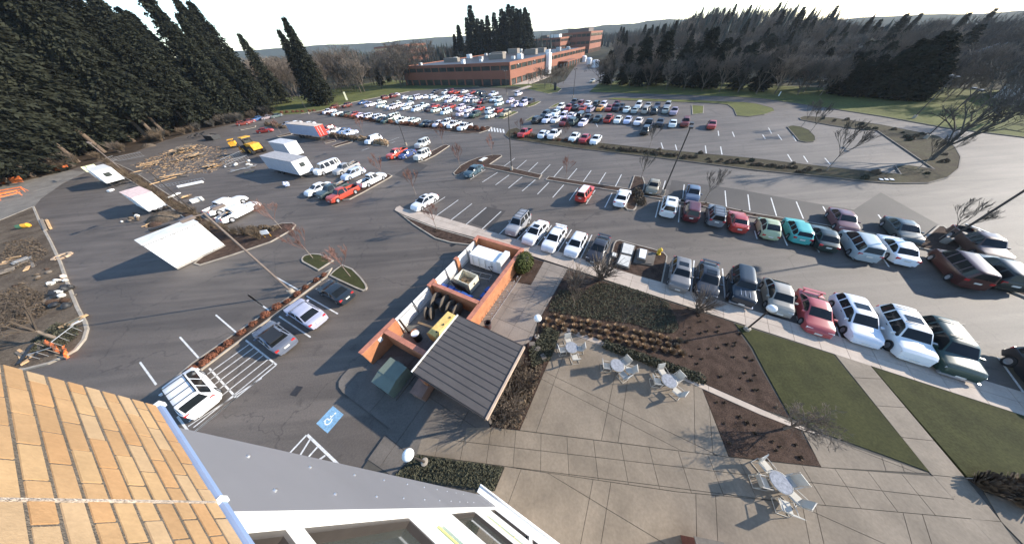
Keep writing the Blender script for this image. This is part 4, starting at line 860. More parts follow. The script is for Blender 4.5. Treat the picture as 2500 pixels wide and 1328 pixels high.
def car_data(kind):
    if kind in CARMESH: return CARMESH[kind]
    c, reg, xs, rings = car_regions(kind); D = {'c': c, 'parts': []}
    for nm, mb in reg.items():
        base = nm.split('|')[0]
        mt = {'body':None,'underbody':BLACK,'windscreen':CGLASS,'rear_window':CGLASS,'side_window':CGLASS,'bed_liner':BLACK}[base]
        D['parts'].append((base, mb.mesh(kind+'_'+base, mt or WHITE, True, .7), mt))
    r = c['wr']; ty = MB(); ty.lathe([(r*.62,-.10),(r*.93,-.105),(r,-.07),(r,.07),(r*.93,.105),(r*.62,.10)],18)
    ty.lathe([(r*.62,-.07),(0.001,-.07)],18); ty.lathe([(0.001,.07),(r*.62,.07)],18)
    D['tyre'] = ty.mesh('tyre', TYRE, True, .5)
    rm = MB(); rm.lathe([(r*.60,-.075),(r*.60,.075)],14); rm.lathe([(r*.64,.086),(r*.5,.09),(r*.42,.07),(r*.16,.085),(.001,.088)],14); rm.lathe([(.001,-.088),(r*.16,-.085),(r*.42,-.07),(r*.5,-.09),(r*.64,-.086)],14)
    D['rim'] = rm.mesh('rim', RIM, True, .5)
    hl, w = c['L']/2, c['W']/2; zf = lerp_prof(c['top'], hl-.15)*.86; zr = lerp_prof(c['top'],-hl+.05)*.88
    hm = MB(); hm.box(0,0,0,.16,.36,.15); D['head'] = hm.mesh('headlight', LENS)
    tm = MB(); tm.box(0,0,0,.12,.26,.20); D['tail'] = tm.mesh('taillight', RED)
    bm = MB(); bm.box(0,0,0,.14,w*1.62,.16); D['bump'] = bm.mesh('bumper', BLACK)
    pl = MB(); pl.box(0,0,0,.03,.42,.14); D['plate'] = pl.mesh('number_plate', OFFW)
    mi = MB(); mi.box(0,0,0,.12,.20,.14); D['mirror'] = mi.mesh('mirror', BLACK)
    hn = MB(); hn.box(0,0,0,.18,.03,.03); D['handle'] = hn.mesh('door_handle', BLACK)
    D['pos'] = dict(head=[(hl-.20,s*w*.68,zf) for s in (1,-1)], tail=[(-hl+.08,s*w*.72,zr) for s in (1,-1)], bump=[(hl-.02,0,c['clear']+.17),(-hl+.02,0,c['clear']+.19)], plate=[(hl+.05,0,c['clear']+.2),(-hl-.03,0,zr*.85)],
       mirror=[(c['glass'][3]-.28,s*(w*.99+.06),lerp_prof(c['belt'],c['glass'][3])+.09) for s in (1,-1)], handle=[(x,s*(w*.985),lerp_prof(c['belt'],0)-.10) for s in (1,-1) for x in ((c['pil'][0][1]+.15),)])
    # one-piece version for far away
    J = MB(); mats_ = [WHITE, CGLASS, TYRE]
    for nm, mb in reg.items():
        b = nm.split('|')[0]; J.add(mb.v, mb.f, {'body':0,'underbody':2,'bed_liner':2}.get(b,1))
    for xw in c['wh']:
        for s in (1,-1): J.tube((xw,s*(w-.20),r),(xw,s*(w+.0),r),r,r,10,2)
    D['far'] = J.mesh(kind+'_far', mats_, True, .7)
    CARMESH[kind] = D; return D
def put_mat(o, m, slot=0):
    if not m: return
    o.material_slots[slot].link = 'OBJECT'; o.material_slots[slot].material = m
def car(kind, col, px, az, label, group=None, extras=(), roofcol=None, scale=1.0, zroof=None, cat='car', name='parked_car'):
    D = car_data(kind); c = D['c']; p = g(px[0], px[1], c['H']*scale if zroof is None else zroof)
    loc = Vector((p.x,p.y,0))-Vector((math.cos(az),math.sin(az),0))*c['xc']*scale
    t = thing(name, label, cat, loc, az, group); t.scale = (scale,)*3
    pm = paint(col); w = c['W']/2
    for nm, me, mt in D['parts']:
        o = link(nm, me, t); put_mat(o, mt or pm)
    for xw in c['wh']:
        for s in (1,-1):
            o = link('wheel', D['tyre'], t, (xw, s*(w-.105), c['wr'])); o.rotation_euler = (PI/2,0,0); link('rim', D['rim'], o)
    for k, nm in (('head','headlight'),('tail','taillight'),('bump','bumper'),('plate','number_plate'),('mirror','mirror'),('handle','door_handle')):
        for q in D['pos'][k]: 
            o = link(nm, D[k], t, q)
            if k == 'bump': put_mat(o, pm)
            if k == 'mirror': put_mat(o, pm)
    H = c['H']; g0,g1,g2,g3 = c['glass']
    for x in extras:
        if x == 'sunroof': MB().box((g1+g2)/2+.25,0,H+.006,.62,.80,.02).build('sunroof', CGLASS, t)
        if x == 'rack':
            for s in (1,-1): m = MB(); m.bar((g1+.1,s*w*.62,H+.05),(g2-.1,s*w*.62,H+.05),.05,.04); m.build('roof_rail', BLACK, t)
            for k in range(4): xx = g1+.25+(g2-g1-.5)*k/3; m = MB(); m.bar((xx,-w*.62,H+.055),(xx,w*.62,H+.055),.05,.03); m.build('rack_bar', BLACK, t)
        if x == 'spoiler':
            zz_ = lerp_prof(c['top'],-c['L']/2+.25)
            m = MB(); m.box(-c['L']/2+.22,0,zz_+.24,.26,w*1.6,.04); m.build('spoiler', pm, t)
            for s in (1,-1): m = MB(); m.box(-c['L']/2+.25,s*w*.62,zz_+.12,.12,.05,.24); m.build('spoiler_stand', pm, t)
        if x == 'roof': MB().box((g1+g2)/2,0,H+.004,(g2-g1)*.96,w*1.05,.03).build('roof_panel', paint(roofcol), t)
        if x == 'spare': m = MB(); m.tube((-c['L']/2-.02,0,.95),(-c['L']/2-.2,0,.95),.34,.34,16); m.build('spare_wheel', BLACK, t)
        if x == 'arches':
            for xw in c['wh']:
                for s in (1,-1):
                    m = MB(); r = c['wr']*1.16
                    for k in range(8):
                        t0_, t1_ = PI*k/8, PI*(k+1)/8; m.bar((xw+r*math.cos(t0_),s*(w+.005),c['wr']+r*math.sin(t0_)),(xw+r*math.cos(t1_),s*(w+.005),c['wr']+r*math.sin(t1_)),.06,.05)
                    m.build('wheel_arch', BLACK, t)
        if x == 'stripes':
            for s in (-.35,0,.35): m = MB(); m.box((g3+c['L']/2)/2-.1,s*w,lerp_prof(c['top'],(g3+c['L']/2)/2)+.02,.8,.03,.03); m.build('hood_rib', CHROME, t)
        if x == 'flares':
            m = MB(); m.box(c['L']/2-.02,0,c['clear']+.1,.2,w*1.85,.13); m.build('front_bumper', CHROME, t)
        if x == 'headliner_racks':
            for xx in (g1+.5,g2-.5): m = MB(); m.bar((xx,-w*.66,H+.06),(xx,w*.66,H+.06),.06,.035); m.build('rack_bar', BLACK, t)
        if x == 'softtop': MB().box((g1+g2)/2-.35,0,H-.01,(g2-g1)*1.5,w*1.2,.05).build('soft_top', BLACK, t)
        if x == 'load':
            rl = random.Random(5)
            for k in range(5): m = MB(); m.bar((-2.5+rl.uniform(0,.3),rl.uniform(-.6,.6),1.2+k*.05),(-.9+rl.uniform(0,.6),rl.uniform(-.6,.6),1.3+k*.05),.14,.06); m.build('timber_load', [WOODG,GALV,WOOD][k%3], t)
    return t
W_ = (.80,.79,.78); SIL = (.30,.30,.31); BLK = (.018,.019,.022); DGR = (.07,.075,.08); MAR = (.16,.025,.022); REDC = (.34,.035,.027)
S_AZ = STALL+PI; N_AZ = STALL; L_AZ = LSTALL
# front row, noses to the walk
front = [
 ('sedan',W_,(1037,478),'white sedan with sunroof parked alone at the left end of the walk',('sunroof',)),
 ('suv',SIL,(1272,521),'silver off-roader with roof rack, leftmost of the cars nosed to the walk',('rack',)),
 ('sedan',W_,(1312,549),'white sedan with dark sunroof right of the silver off-roader',('sunroof',)),
 ('sedan',W_,(1358,564),'white sedan with rear spoiler between two other white cars',('spoiler',)),
 ('hatch',W_,(1413,575),'white hatchback beside the black winged coupe',()),
 ('coupe',(.035,.035,.042),(1467,590),'black coupe with tall rear wing under bare branches',('spoiler',)),
 ('cruiser',(.20,.19,.18),(1671,641),'silver retro hatchback with sunroof right of the fire hydrant bed',('sunroof',)),
 ('sedan',(.04,.042,.048),(1739,660),'dark grey sedan with spoiler and sunroof by the walk',('spoiler','sunroof')),
 ('boxysuv',(.022,.03,.038),(1827,666),'black square off-roader with bright front bumper',('flares','stripes')),
 ('beetle',(.36,.32,.26),(1916,703),'beige rounded beetle-shaped car behind the lamp post',()),
 ('coupe',(.40,.075,.075),(2003,740),'rose red coupe with low spoiler between beige and white cars',('spoiler',)),
 ('wagon',(.70,.71,.74),(2104,743),'white estate car with glass sunroof right of the red coupe',('sunroof',)),
 ('suv',(.72,.73,.72),(2229,774),'white off-roader with roof bars second from the right in the front row',('sunroof','headliner_racks')),
 ('suv',(.022,.048,.038),(2336,806),'dark green off-roader with chrome bumper at the right of the front row',('flares','arches','headliner_racks')),
]
for k, (kd, col, px, lab, ex) in enumerate(front): car(kd, col, px, S_AZ+RND.uniform(-.03,.03), lab, 'cars nosed to the front walk', ex)
car('suv', BLK, (2618,893), S_AZ, 'black vehicle whose front wheel just shows at the right edge', 'cars nosed to the front walk')
# second row, noses to the median
second = [
 ('boxysuv',(.50,.055,.04),(1426,461),'red off-roader with white roof near the empty central bays',('roof',)),
 ('sedan',W_,(1522,471),'white sedan beside the shrubby end of the central bed',()),
 ('minivan',(.72,.70,.66),(1641,490),'white people carrier next to the tall lamp pole',('sunroof',)),
 ('suv',(.10,.018,.02),(1698,502),'dark red off-roader right of the white people carrier',()),
 ('boxysuv',(.17,.175,.185),(1759,514),'grey off-roader with roof bars between dark red and bright red cars',('rack',)),
 ('coupe',(.40,.05,.035),(1811,529),'bright red coupe seen from behind in the second row',('spoiler',)),
 ('beetle',(.40,.44,.26),(1889,540),'pale yellow-green beetle-shaped car in the second row',()),
 ('wagon',(.08,.38,.34),(1965,553),'turquoise estate car in the second row',()),
 ('sedan',(.03,.042,.036),(2027,567),'dark green sedan between the turquoise estate and silver carrier',()),
 ('minivan',(.38,.42,.42),(2130,585),'silver people carrier left of the white sedan',()),
 ('sedan',(.78,.80,.82),(2214,596),'white sedan at the right end of the long second row',()),
 ('van',(.06,.020,.016),(2392,640),'dark red van beyond the right end planting',()),
 ('suv',(.02,.025,.022),(2488,652),'black vehicle cut by the right edge behind the red van',()),
]
for kd, col, px, lab, ex in second: car(kd, col, px, N_AZ+RND.uniform(-.03,.03), lab, 'cars in the second row', ex, roofcol=W_, scale=.9 if kd == 'van' else 1.)
third = [
 ('sedan',(.06,.10,.12),(1158,404),S_AZ,'dark teal sedan tucked beside the left bulb of the central bed',()),
 ('beetle',(.30,.25,.17),(1600,440),S_AZ,'tan and grey beetle-shaped car left of the lamp pole',()),
 ('sedan',(.10,.13,.18),(1698,456),S_AZ,'blue-grey sedan facing us beyond the dark red off-roader',()),
 ('sedan',(.17,.075,.075),(2070,518),S_AZ,'maroon sedan facing us in the upper bays',()),
 ('sedan',(.07,.085,.08),(2218,541),S_AZ,'dark green sedan facing us in the upper bays at right',()),
 ('pickup',(.10,.055,.04),(2425,575),S_AZ,'brown pickup truck by the right lamp pole',('load',)),
]
for kd, col, px, az, lab, ex in third: car(kd, col, px, az, lab, 'cars in the upper bays', ex)
# bays by the building
car('minivan', W_, (437,953), L_AZ, 'white people carrier with roof rack below the striped bay', 'cars in the bays by the building', ('rack',))
car('coupe', (.13,.145,.18), (659,815), L_AZ, 'grey-blue convertible with black roof beside the striped bay', 'cars in the bays by the building', ('softtop',), zroof=1.25)
car('sedan', (.40,.40,.48), (735,754), L_AZ, 'silver sedan between the dark convertible and the black sports car', 'cars in the bays by the building')
car('coupe', (.022,.026,.04), (812,702), L_AZ, 'black sports car at the tip of the curved island', 'cars in the bays by the building', scale=.98)
# builders' vehicles
TK = azp((522,545),(627,494))
car('crew', W_, (567,503), TK, 'white long pickup truck in front of the other white pickup', "builders' vehicles", ('load',), cat='pickup truck', name='pickup_truck')
car('crew', W_, (536,487), TK, 'white long pickup truck behind, nearer the timber stacks', "builders' vehicles", (), cat='pickup truck', name='pickup_truck')
M1 = azp(Z6(1390,800),Z6(1110,930)); M2 = azp(Z6(1940,400),Z6(1760,480))
mid = [
 ('sedan',W_,Z6(985,815),M1,'white sedan left of the dark green truck by the job trailer','car',()),
 ('pickup',(.05,.07,.07),Z6(1110,825),M1,'dark green pickup truck between white sedan and red pickup','pickup truck',('load',)),
 ('pickup',(.44,.06,.035),Z6(1225,865),M1,'red pickup truck parked on the island kerb','pickup truck',()),
 ('pickup',W_,Z6(1570,705),M1+PI,'white pickup truck with white cap beside the small bare tree','pickup truck',()),
 ('wagon',(.52,.58,.70),Z6(1395,640),M1,'pale blue and white estate car behind the white pickup','car',()),
 ('pickup',(.34,.33,.32),Z6(1270,590),M1,'silver truck with ladder frame beside the white van','pickup truck',('load',)),
 ('van',W_,Z6(1090,560),M1,'white passenger van beside the white job trailer','van',()),
 ('pickup',(.55,.07,.04),Z6(1850,425),M2,'bright red pickup truck left of the small blue car','pickup truck',()),
 ('coupe',(.05,.08,.20),Z6(1985,440),M2,'small dark blue car beside the bright red pickup','car',()),
 ('boxysuv',(.66,.62,.54),Z6(2165,430),M2,'cream open off-roader at the island tip','car',()),
 ('boxysuv',(.60,.58,.52),Z6(2165,310),M2,'cream off-roader standing alone above the island tip','car',()),
 ('minivan',W_,Z6(1610,270),M2,'white people carrier above the dry hedge','car',()),
 ('sedan',REDC,Z6(360,195),azp(Z6(280,210),Z6(440,190)),'red sedan alone in the open bays near the forest','car',()),
 ('suv',(.38,.05,.04),Z6(1110,165),M2,'dark red vehicle hidden behind the red trailer end','car',()),
 ('sedan',W_,Z6(1165,190),M2,'white sedan right of the red-ended trailer','car',()),
 ('coupe',(.10,.17,.30),Z6(1270,195),M2,'blue and white coupe in the row by the red-ended trailer','car',()),
 ('sedan',(.62,.68,.80),Z6(1345,215),M2,'pale blue sedan at the end of the row by the red-ended trailer','car',()),
 ('sedan',(.25,.28,.36),Z6(640,125),M2,'grey-blue sedan behind the white trailer roof','car',()),
 ('sedan',W_,Z6(730,115),M2,'white sedan behind the white trailer roof','car',()),
 ('sedan',W_,Z6(880,125),M2,'white sedan just showing over the trailer roof','car',()),
 ('hatch',(.30,.07,.05),(584,296),azp((560,300),(640,288)),'red hatchback at the forest edge, leftmost of five','car',()),
 ('sedan',(.22,.06,.06),(605,291),S_AZ,'dark red sedan at the forest edge left of the blue car','car',()),
 ('hatch',(.06,.13,.28),(627,284),S_AZ,'blue hatchback at the forest edge','car',()),
 ('sedan',(.28,.22,.22),(650,281),S_AZ,'brownish sedan at the forest edge right of the blue car','car',()),
 ('sedan',(.10,.13,.12),(673,277),S_AZ,'dark sedan at the forest edge, rightmost of five','car',()),
]
for kd, col, px, az, lab, cat, ex in mid: car(kd, col, px, az, lab, 'vehicles parked in the middle car park', ex, cat=cat, name='pickup_truck' if 'pickup' in cat else 'parked_car')
# far car parks: one mesh each
cols = {'w':W_,'r':REDC,'d':(.035,.037,.042),'g':(.05,.075,.065),'s':(.34,.34,.34),'m':MAR,'y':(.62,.30,.05),'b':(.05,.10,.24),'t':(.40,.36,.28),'k':BLK,'c':(.62,.66,.72)}
cname = {'w':'white','r':'red','d':'dark grey','g':'dark green','s':'silver','m':'dark red','y':'orange-yellow','b':'blue','t':'tan','k':'black','c':'pale blue'}
kn = {'sedan':'sedan','suv':'off-roader','pickup':'pickup truck','van':'van','minivan':'people carrier','hatch':'hatchback'}
rf = random.Random(21)
def far(tf, lst, where, group):
    made = []
    for it in lst:
        x, y, cc = it[:3]; kd = it[3] if len(it) > 3 else rf.choice(['sedan','sedan','sedan','suv','hatch','minivan','pickup'])
        D = car_data(kd); c = D['c']; az = (S_AZ if rf.random() < .6 else N_AZ)+rf.uniform(-.05,.05)
        p = g(*tf(x,y), c['H']*.7); col = cols[cc]
        col = tuple(min(.82,v*rf.uniform(.85,1.1)) for v in col); col = tuple(round(v,2) for v in col)
        o = link('parked_car', D['far'], None, (p.x,p.y,0), az); put_mat(o, paint(col), 0)
        tag(o, None, 'car', group); made.append((cname[cc]+' '+kn[kd], x, o))
    for nm in {m_[0] for m_ in made}:
        same = sorted([m_ for m_ in made if m_[0] == nm], key=lambda m_: m_[1])
        for i, m_ in enumerate(same):
            m_[2]['label'] = (nm+' '+where) if len(same) == 1 else '%s %s, %s such from the left' % (nm, where, ORD[i])
ORD = ['first','second','third','fourth','fifth','sixth','seventh','eighth','ninth','tenth','eleventh','twelfth','thirteenth','fourteenth','fifteenth']
far(ZG, [(705,240,'w','suv'),(790,245,'r'),(845,190,'d','pickup'),(862,245,'d'),(905,208,'m'),(930,255,'r'),(980,210,'w'),(1010,260,'s','suv'),(1070,208,'d'),(1140,218,'w'),(1105,253,'y','sedan'),(1200,255,'r','sedan'),(1275,208,'m'),(1278,245,'d','suv'),(1325,238,'k'),(1380,265,'w','sedan'),(1460,273,'s','sedan'),(1500,218,'w','minivan'),(1595,228,'s'),(1575,268,'t','suv'),(1690,228,'d'),(1668,273,'d','suv'),(1795,223,'s'),(1775,273,'s','sedan'),(1865,278,'s','pickup')],
    'in the right lot back row', 'cars in the far row of the right hand car park')
far(ZG, [(465,365,'k','suv'),(550,312,'d','suv'),(650,303,'w'),(570,362,'w','suv'),(735,328,'w','minivan'),(655,368,'w','sedan'),(820,328,'w','sedan'),(750,385,'m','pickup'),(910,325,'d','van'),(835,380,'g','suv'),(985,350,'d','pickup'),(935,398,'w','sedan'),(1085,358,'d','sedan'),(1195,352,'r','pickup'),(1290,368,'w','sedan'),(1390,372,'c','sedan'),(1498,385,'w','sedan'),(1605,400,'d','pickup'),(1580,462,'k','suv'),(1720,395,'d','sedan'),(1850,403,'w','sedan'),(1980,388,'m','suv'),(2248,418,'r','sedan')],
    'in the right lot middle row', 'cars in the middle row of the right hand car park')
far(ZG, [(338,495,'r','pickup'),(530,512,'w','sedan'),(640,508,'w','pickup'),(845,542,'w','sedan'),(950,557,'r','sedan'),(1065,568,'w','sedan')], 'along the long planted strip', 'cars along the long planted strip')
far(ZG, [(190,182,'w'),(255,212,'w'),(330,205,'w'),(395,182,'d','pickup'),(275,108,'w','suv'),(330,170,'d'),(20,110,'w')], 'parked near the office lawn', 'cars near the office lawn')
far(ZF, [(1645,212,'w'),(1705,207,'r'),(1770,218,'r'),(1865,208,'w'),(1510,212,'d'),(1970,218,'r'),(2035,217,'g'),(2095,227,'d'),(2220,233,'w'),(900,278,'m'),(1000,258,'m'),(1030,252,'w')], 'in the crowded lot farthest row', 'cars in the farthest row of the crowded car park')
far(ZF, [(1140,278,'w'),(1300,272,'w','van'),(1390,272,'w'),(1480,268,'w'),(1540,302,'w','sedan'),(1630,268,'w'),(1720,282,'w'),(1800,272,'r'),(1800,303,'w','sedan'),(1900,272,'w'),(1910,313,'w','sedan'),(1960,283,'w','minivan'),(2090,283,'d','suv'),(2080,328,'r','sedan'),(2120,322,'d'),(2150,283,'d'),(2220,303,'w'),(2280,303,'w','suv'),(2290,352,'w','sedan'),(1220,285,'c'),(1680,310,'w'),(1990,310,'s')], 'in the crowded lot third row', 'cars in the third row of the crowded car park')
far(ZF, [(720,362,'w','pickup'),(850,333,'w'),(850,378,'w','sedan'),(930,382,'w'),(1030,353,'w','suv'),(1080,372,'w'),(1190,353,'w'),(1150,402,'w','sedan'),(1280,412,'w'),(1360,373,'w'),(1500,383,'r'),(1520,428,'w','sedan'),(1620,388,'m'),(1640,443,'w','minivan'),(1700,388,'r'),(1820,398,'w'),(1830,468,'w','sedan'),(1920,425,'w'),(1960,398,'d','suv'),(2040,412,'r','pickup'),(2000,478,'g','suv'),(1930,472,'w'),(2180,432,'w','suv'),(2190,492,'w','sedan'),(2290,433,'r'),(2370,463,'t','suv'),(1440,420,'d'),(980,395,'c')], 'in the crowded lot second row', 'cars in the second row of the crowded car park')
far(ZF, [(210,445,'w','pickup'),(310,472,'w','sedan'),(270,395,'m'),(420,478,'g'),(520,483,'r'),(610,493,'w'),(710,498,'w','minivan'),(820,508,'w','minivan'),(860,538,'d','sedan'),(990,515,'w','van'),(920,548,'g'),(1110,548,'w','pickup'),(1250,553,'w','sedan'),(1390,593,'d','sedan'),(1460,593,'d','sedan'),(1550,593,'w','sedan'),(1650,578,'w','suv'),(1740,597,'w','pickup'),(1870,622,'w','pickup'),(425,372,'m','suv'),(620,342,'b','sedan')], 'along the rust-red hedge', 'cars along the rust-red hedge')
far(lambda x,y:(x,y), [(1598,138,'w','van'),(1622,142,'w','sedan'),(1835,152,'w','van')], 'glimpsed beyond the trees on the right', 'cars glimpsed beyond the trees')
far(lambda x,y:(x,y), [(1447,196,'s','sedan')], 'standing by itself on the service road', 'cars on the service road')
# ---------------------------------------------------------------- trailers, portable units and machines of the building site
def trailer(name, label, cat, corner, w, l, h, az, wallm, roofm, z0=.75, door=None, win=True, endm=None, group='site trailers', wheels=True, seams=False):
    "corner = ground px of the right-hand foot of the near end; box runs back along az"
    p = g(*corner); t = thing(name, label, cat, (p.x,p.y,0), az, group)
    MB().box(l/2,-w/2,(z0+h)/2,l,w,h-z0).build('box_body', wallm, t)
    MB().box(l/2,-w/2,h+.04,l+.08,w+.08,.08).build('roof', roofm, t)
    m = MB(); m.box(-.03,-w/2,(z0+h)/2,.06,w-.02,h-z0-.02); m.build('end_panel', endm or wallm, t)
    if win:
        f = MB().box(-.075,-w/2,h-.95,.05,.95,.75).build('window', DKMETAL, t); MB().box(-.11,-w/2,h-.95,.03,.8,.6).build('pane', GLASS, f)
    n = int(l/.9)
    for k in range(1,n): MB().box(l*k/n,.018,(z0+h)/2,.05,.035,h-z0-.1).build('side_rib', wallm, t)
    if wheels:
        for x in (l*.62,l*.74):
            for y in (-.25,-w+.25): m = MB(); m.tube((x,y-.13,.45),(x,y+.13,.45),.45,.45,14); m.build('wheel', TYRE, t)
        m = MB(); m.bar((-.1,-w/2,.55),(-1.4,-w/2,.5),.12,.12); m.bar((-.1,-.4,.6),(-1.3,-w/2,.52),.1,.1); m.bar((-.1,-w+.4,.6),(-1.3,-w/2,.52),.1,.1); m.build('drawbar', DKMETAL, t)
        m = MB(); m.box(1.0,-.4,.37,.12,.12,.75); m.box(1.0,-w+.4,.37,.12,.12,.75); m.build('landing_leg', DKMETAL, t)
    if seams:
        for y in (-w*.30,-w*.52,-w*.76): MB().box(-.066,y,(z0+h)/2,.014,.05,h-z0-.1).build('panel_seam', DKMETAL, t)
        d_ = MB().box(-.075,-w*.64,z0+1.15,.03,.95,2.1).build('door', OFFW, t); MB().box(-.105,-w*.64+.35,z0+1.1,.03,.12,.06).build('door_handle', DKMETAL, d_)
        MB().box(-.075,-w/2,h-.12,.03,w,.12).build('eave_trim', GALV, t); MB().box(-.075,-w/2,z0+.14,.03,w,.22).build('skirt', mat('dirty_skirt',(.34,.31,.27),.8,.3,2.), t)
    for y in (-.3,-w+.3):
        m = MB(); m.box(l*.5,y,.6,l*.95,.12,.25); m.build('chassis_rail', DKMETAL, t)
    return t
az_ = azp((548,600),(440,660))   # direction of the near end
def back_az(b1, b2):
    d = g(*b2)-g(*b1); return math.atan2(d.y,d.x)+PI/2   # b1 right foot? normal pointing away
def unit(name, label, cat, foot_l, foot_r, h, depth, **k):
    A, B = g(*foot_l), g(*foot_r); c_ = (A+B)/2; az = rad(150.5); w = k.pop('w', None) or (B-A).length
    # local x axis points away from us, local -y to the right
    t = trailer(name, label, cat, foot_l, w, depth, h, az, **k); o_ = Vector((math.cos(az-PI/2),math.sin(az-PI/2),0))*w/2; t.location = c_-o_; return t
unit('portable_building','large white portable unit with light pole and branch shadows across it','portable building',(440,660),(548,600),3.9,2.3,w=5.0,wallm=WHITE,roofm=OFFW,z0=.08,win=False,wheels=False,seams=True)
unit('site_trailer','white box trailer with pinkish roof in the middle of the three by the drive','trailer',(376,522),(412,508),2.95,6.5,w=2.4,wallm=WHITE,roofm=mat('pink_roof',(.70,.52,.46),.7),z0=.5,win=False)
unit('site_trailer','white trailer with small end window, farthest of the three by the drive','trailer',(276,461),(314,443),3.3,6.0,w=2.7,wallm=WHITE,roofm=OFFW,z0=.9)
unit('job_trailer','long white job trailer with end window and grey roof','trailer',Z6(820,768),Z6(975,700),3.35,12.0,w=3.1,wallm=mat('trailer_side_shaded',(.40,.41,.45),.5,.08),roofm=mat('trailer_roof_grey',(.36,.34,.33),.7),endm=WHITE)  # long side is white; its shade is put into the blue-grey wall colour
unit('job_trailer','white box trailer standing behind the long job trailer','trailer',Z6(725,520),Z6(860,540),3.5,7.0,w=2.9,wallm=mat('trailer_side_shaded',(.40,.41,.45),.5,.08),roofm=mat('trailer_roof_pale',(.52,.51,.50),.6),endm=WHITE,win=False)  # same shaded tone painted on the sides, plain white on the lit end
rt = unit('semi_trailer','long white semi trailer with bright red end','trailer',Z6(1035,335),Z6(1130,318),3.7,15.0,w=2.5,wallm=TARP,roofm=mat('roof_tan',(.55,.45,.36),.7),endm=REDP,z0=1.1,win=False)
for y in (-.6,-1.4): MB().box(-.08,y,2.4,.04,.07,2.2).build('door_bar', WHITE, rt)
# small yellow-green screen panel beside the farthest trailer
A = g(*Z5(960,430)); t = thing('sign_panel','pale yellow and white sign panel beyond the farthest trailer','sign panel',(A.x,A.y,0),rad(150)); MB().box(0,0,1.9,.06,2.0,1.2).build('panel', mat('pale_yellow',(.70,.72,.40),.6), t)
for y in (-.8,.8): MB().box(0,y,.65,.08,.08,1.3).build('leg', GALV, t)
# yellow wheel loader
p = g(*Z6(300,470)); ld = thing('wheel_loader','yellow wheel loader parked behind the white job trailers','loader',(p.x,p.y,0),rad(150)); ld.scale = (1.25,)*3
MB().box(-1.2,0,1.45,2.6,1.7,1.1).build('engine_cover', YELLOW, ld)
m = MB(); m.box(.6,0,1.2,1.6,1.1,.8); m.build('front_frame', YELLOW, ld)
m = MB(); [m.box(.25+x,y,2.4,.09,.09,1.2) for x in (-.6,.6) for y in (-.65,.65)]; m.build('cab_posts', DKMETAL, ld); MB().box(.25,0,3.05,1.6,1.6,.12).build('cab_roof', YELLOW, ld); MB().box(.25,0,2.2,1.1,1.25,.7).build('cab', GLASS, ld)
for x in (-1.4,1.3):
    for y in (-1.0,1.0): m = MB(); m.tube((x,y-.3,.8),(x,y+.3,.8),.8,.8,18); w_ = m.build('wheel', TYRE, ld); m = MB(); m.tube((x,y-.32,.8),(x,y+.32,.8),.38,.38,12); m.build('rim', YELLOW, w_)
m = MB()
for y in (-.6,.6): m.bar((.9,y,1.7),(2.6,y,.8),.2,.3)
m.build('lift_arms', YELLOW, ld)
m = MB(); m.add([(2.5,-1.4,.2),(3.6,-1.4,.15),(2.6,-1.4,1.3),(2.5,1.4,.2),(3.6,1.4,.15),(2.6,1.4,1.3)],[(0,1,2),(5,4,3),(0,3,4,1),(0,2,5,3)]); m.build('bucket', mat('bucket_orange',(.75,.28,.04),.6), ld)
p = g(*Z6(70,410)); t = thing('skid_loader','small yellow machine left of the wheel loader','loader',(p.x,p.y,0),rad(120))
MB().box(0,0,1.0,2.0,1.4,1.0).build('engine_cover', YELLOW, t); MB().box(.2,0,2.0,1.2,1.3,.15).build('cab_roof', YELLOW, t); m = MB(); [m.box(.2+x,y,1.7,.08,.08,.7) for x in (-.5,.5) for y in (-.55,.55)]; m.build('cab_posts', DKMETAL, t)
for x in (-.6,.6):
    for y in (-.8,.8): m = MB(); m.tube((x,y-.15,.4),(x,y+.15,.4),.4,.4,12); m.build('wheel', TYRE, t)
# ================================================================ STREET FURNITURE
def light_pole(base, h, label, az, heads=2, m=None, group='tall car park light poles', footing=True):
    p = g(*base); t = thing('light_pole', label, 'light pole', (p.x,p.y,0), az, group); m = m or DKMETAL
    MB().tube((0,0,0),(0,0,.75),.28,.26,14).build('footing', KERB, t) if footing else None
    MB().tube((0,0,.1),(0,0,h),.10,.075,10).build('shaft', m, t, smooth=True)
    for k in range(heads):
        s = 1 if k == 0 else -1
        b = MB(); b.bar((0,0,h-.12),(s*.55,0,h-.05),.06,.06); b.build('arm', m, t)
        b = MB(); b.box(s*.95,0,h-.04,.8,.42,.2); f = b.build('lamp_head', m, t)
        b = MB(); b.box(s*.95,0,h-.15,.6,.34,.03); b.build('lens', LENS, f)
light_pole((718,718), 9.9, 'brown light pole rising from the hedge strip between parked cars', rad(60), m=POLEM)
light_pole((1249,416), 9.8, 'dark light pole in the left part of the central bed', STALL)
light_pole((1617,475), 9.2, 'dark light pole beside the white people carrier', STALL)
light_pole((2300,594), 9.5, 'dark light pole leaning out of the right edge by the brown pickup', STALL)
light_pole((487,527), 7.6, 'thin dark light pole behind the white portable unit', rad(60), footing=False)
light_pole((309,424), 7.0, 'light pole at the far end of the brown hedge', rad(150), m=POLEM, footing=False)
light_pole((992,356), 9.3, 'dark light pole above the bright red pickup', STALL)
light_pole((632,282), 7.9, 'light pole at the forest edge by the blue hatchback', rad(150), 1)
light_pole((754,279), 6.6, 'double headed light pole on the far grass', rad(150))
light_pole((1399,239), 8.8, 'dark light pole where the service road leaves the car park', STALL)
light_pole((2228,291), 7.5, 'light pole on the grass edge of the right hand road', STALL)
light_pole((2257,340), 7.6, 'light pole in the big curved planting bed', STALL)
light_pole((1237,232), 8.5, 'light pole in the crowded car park near the office corner', STALL)
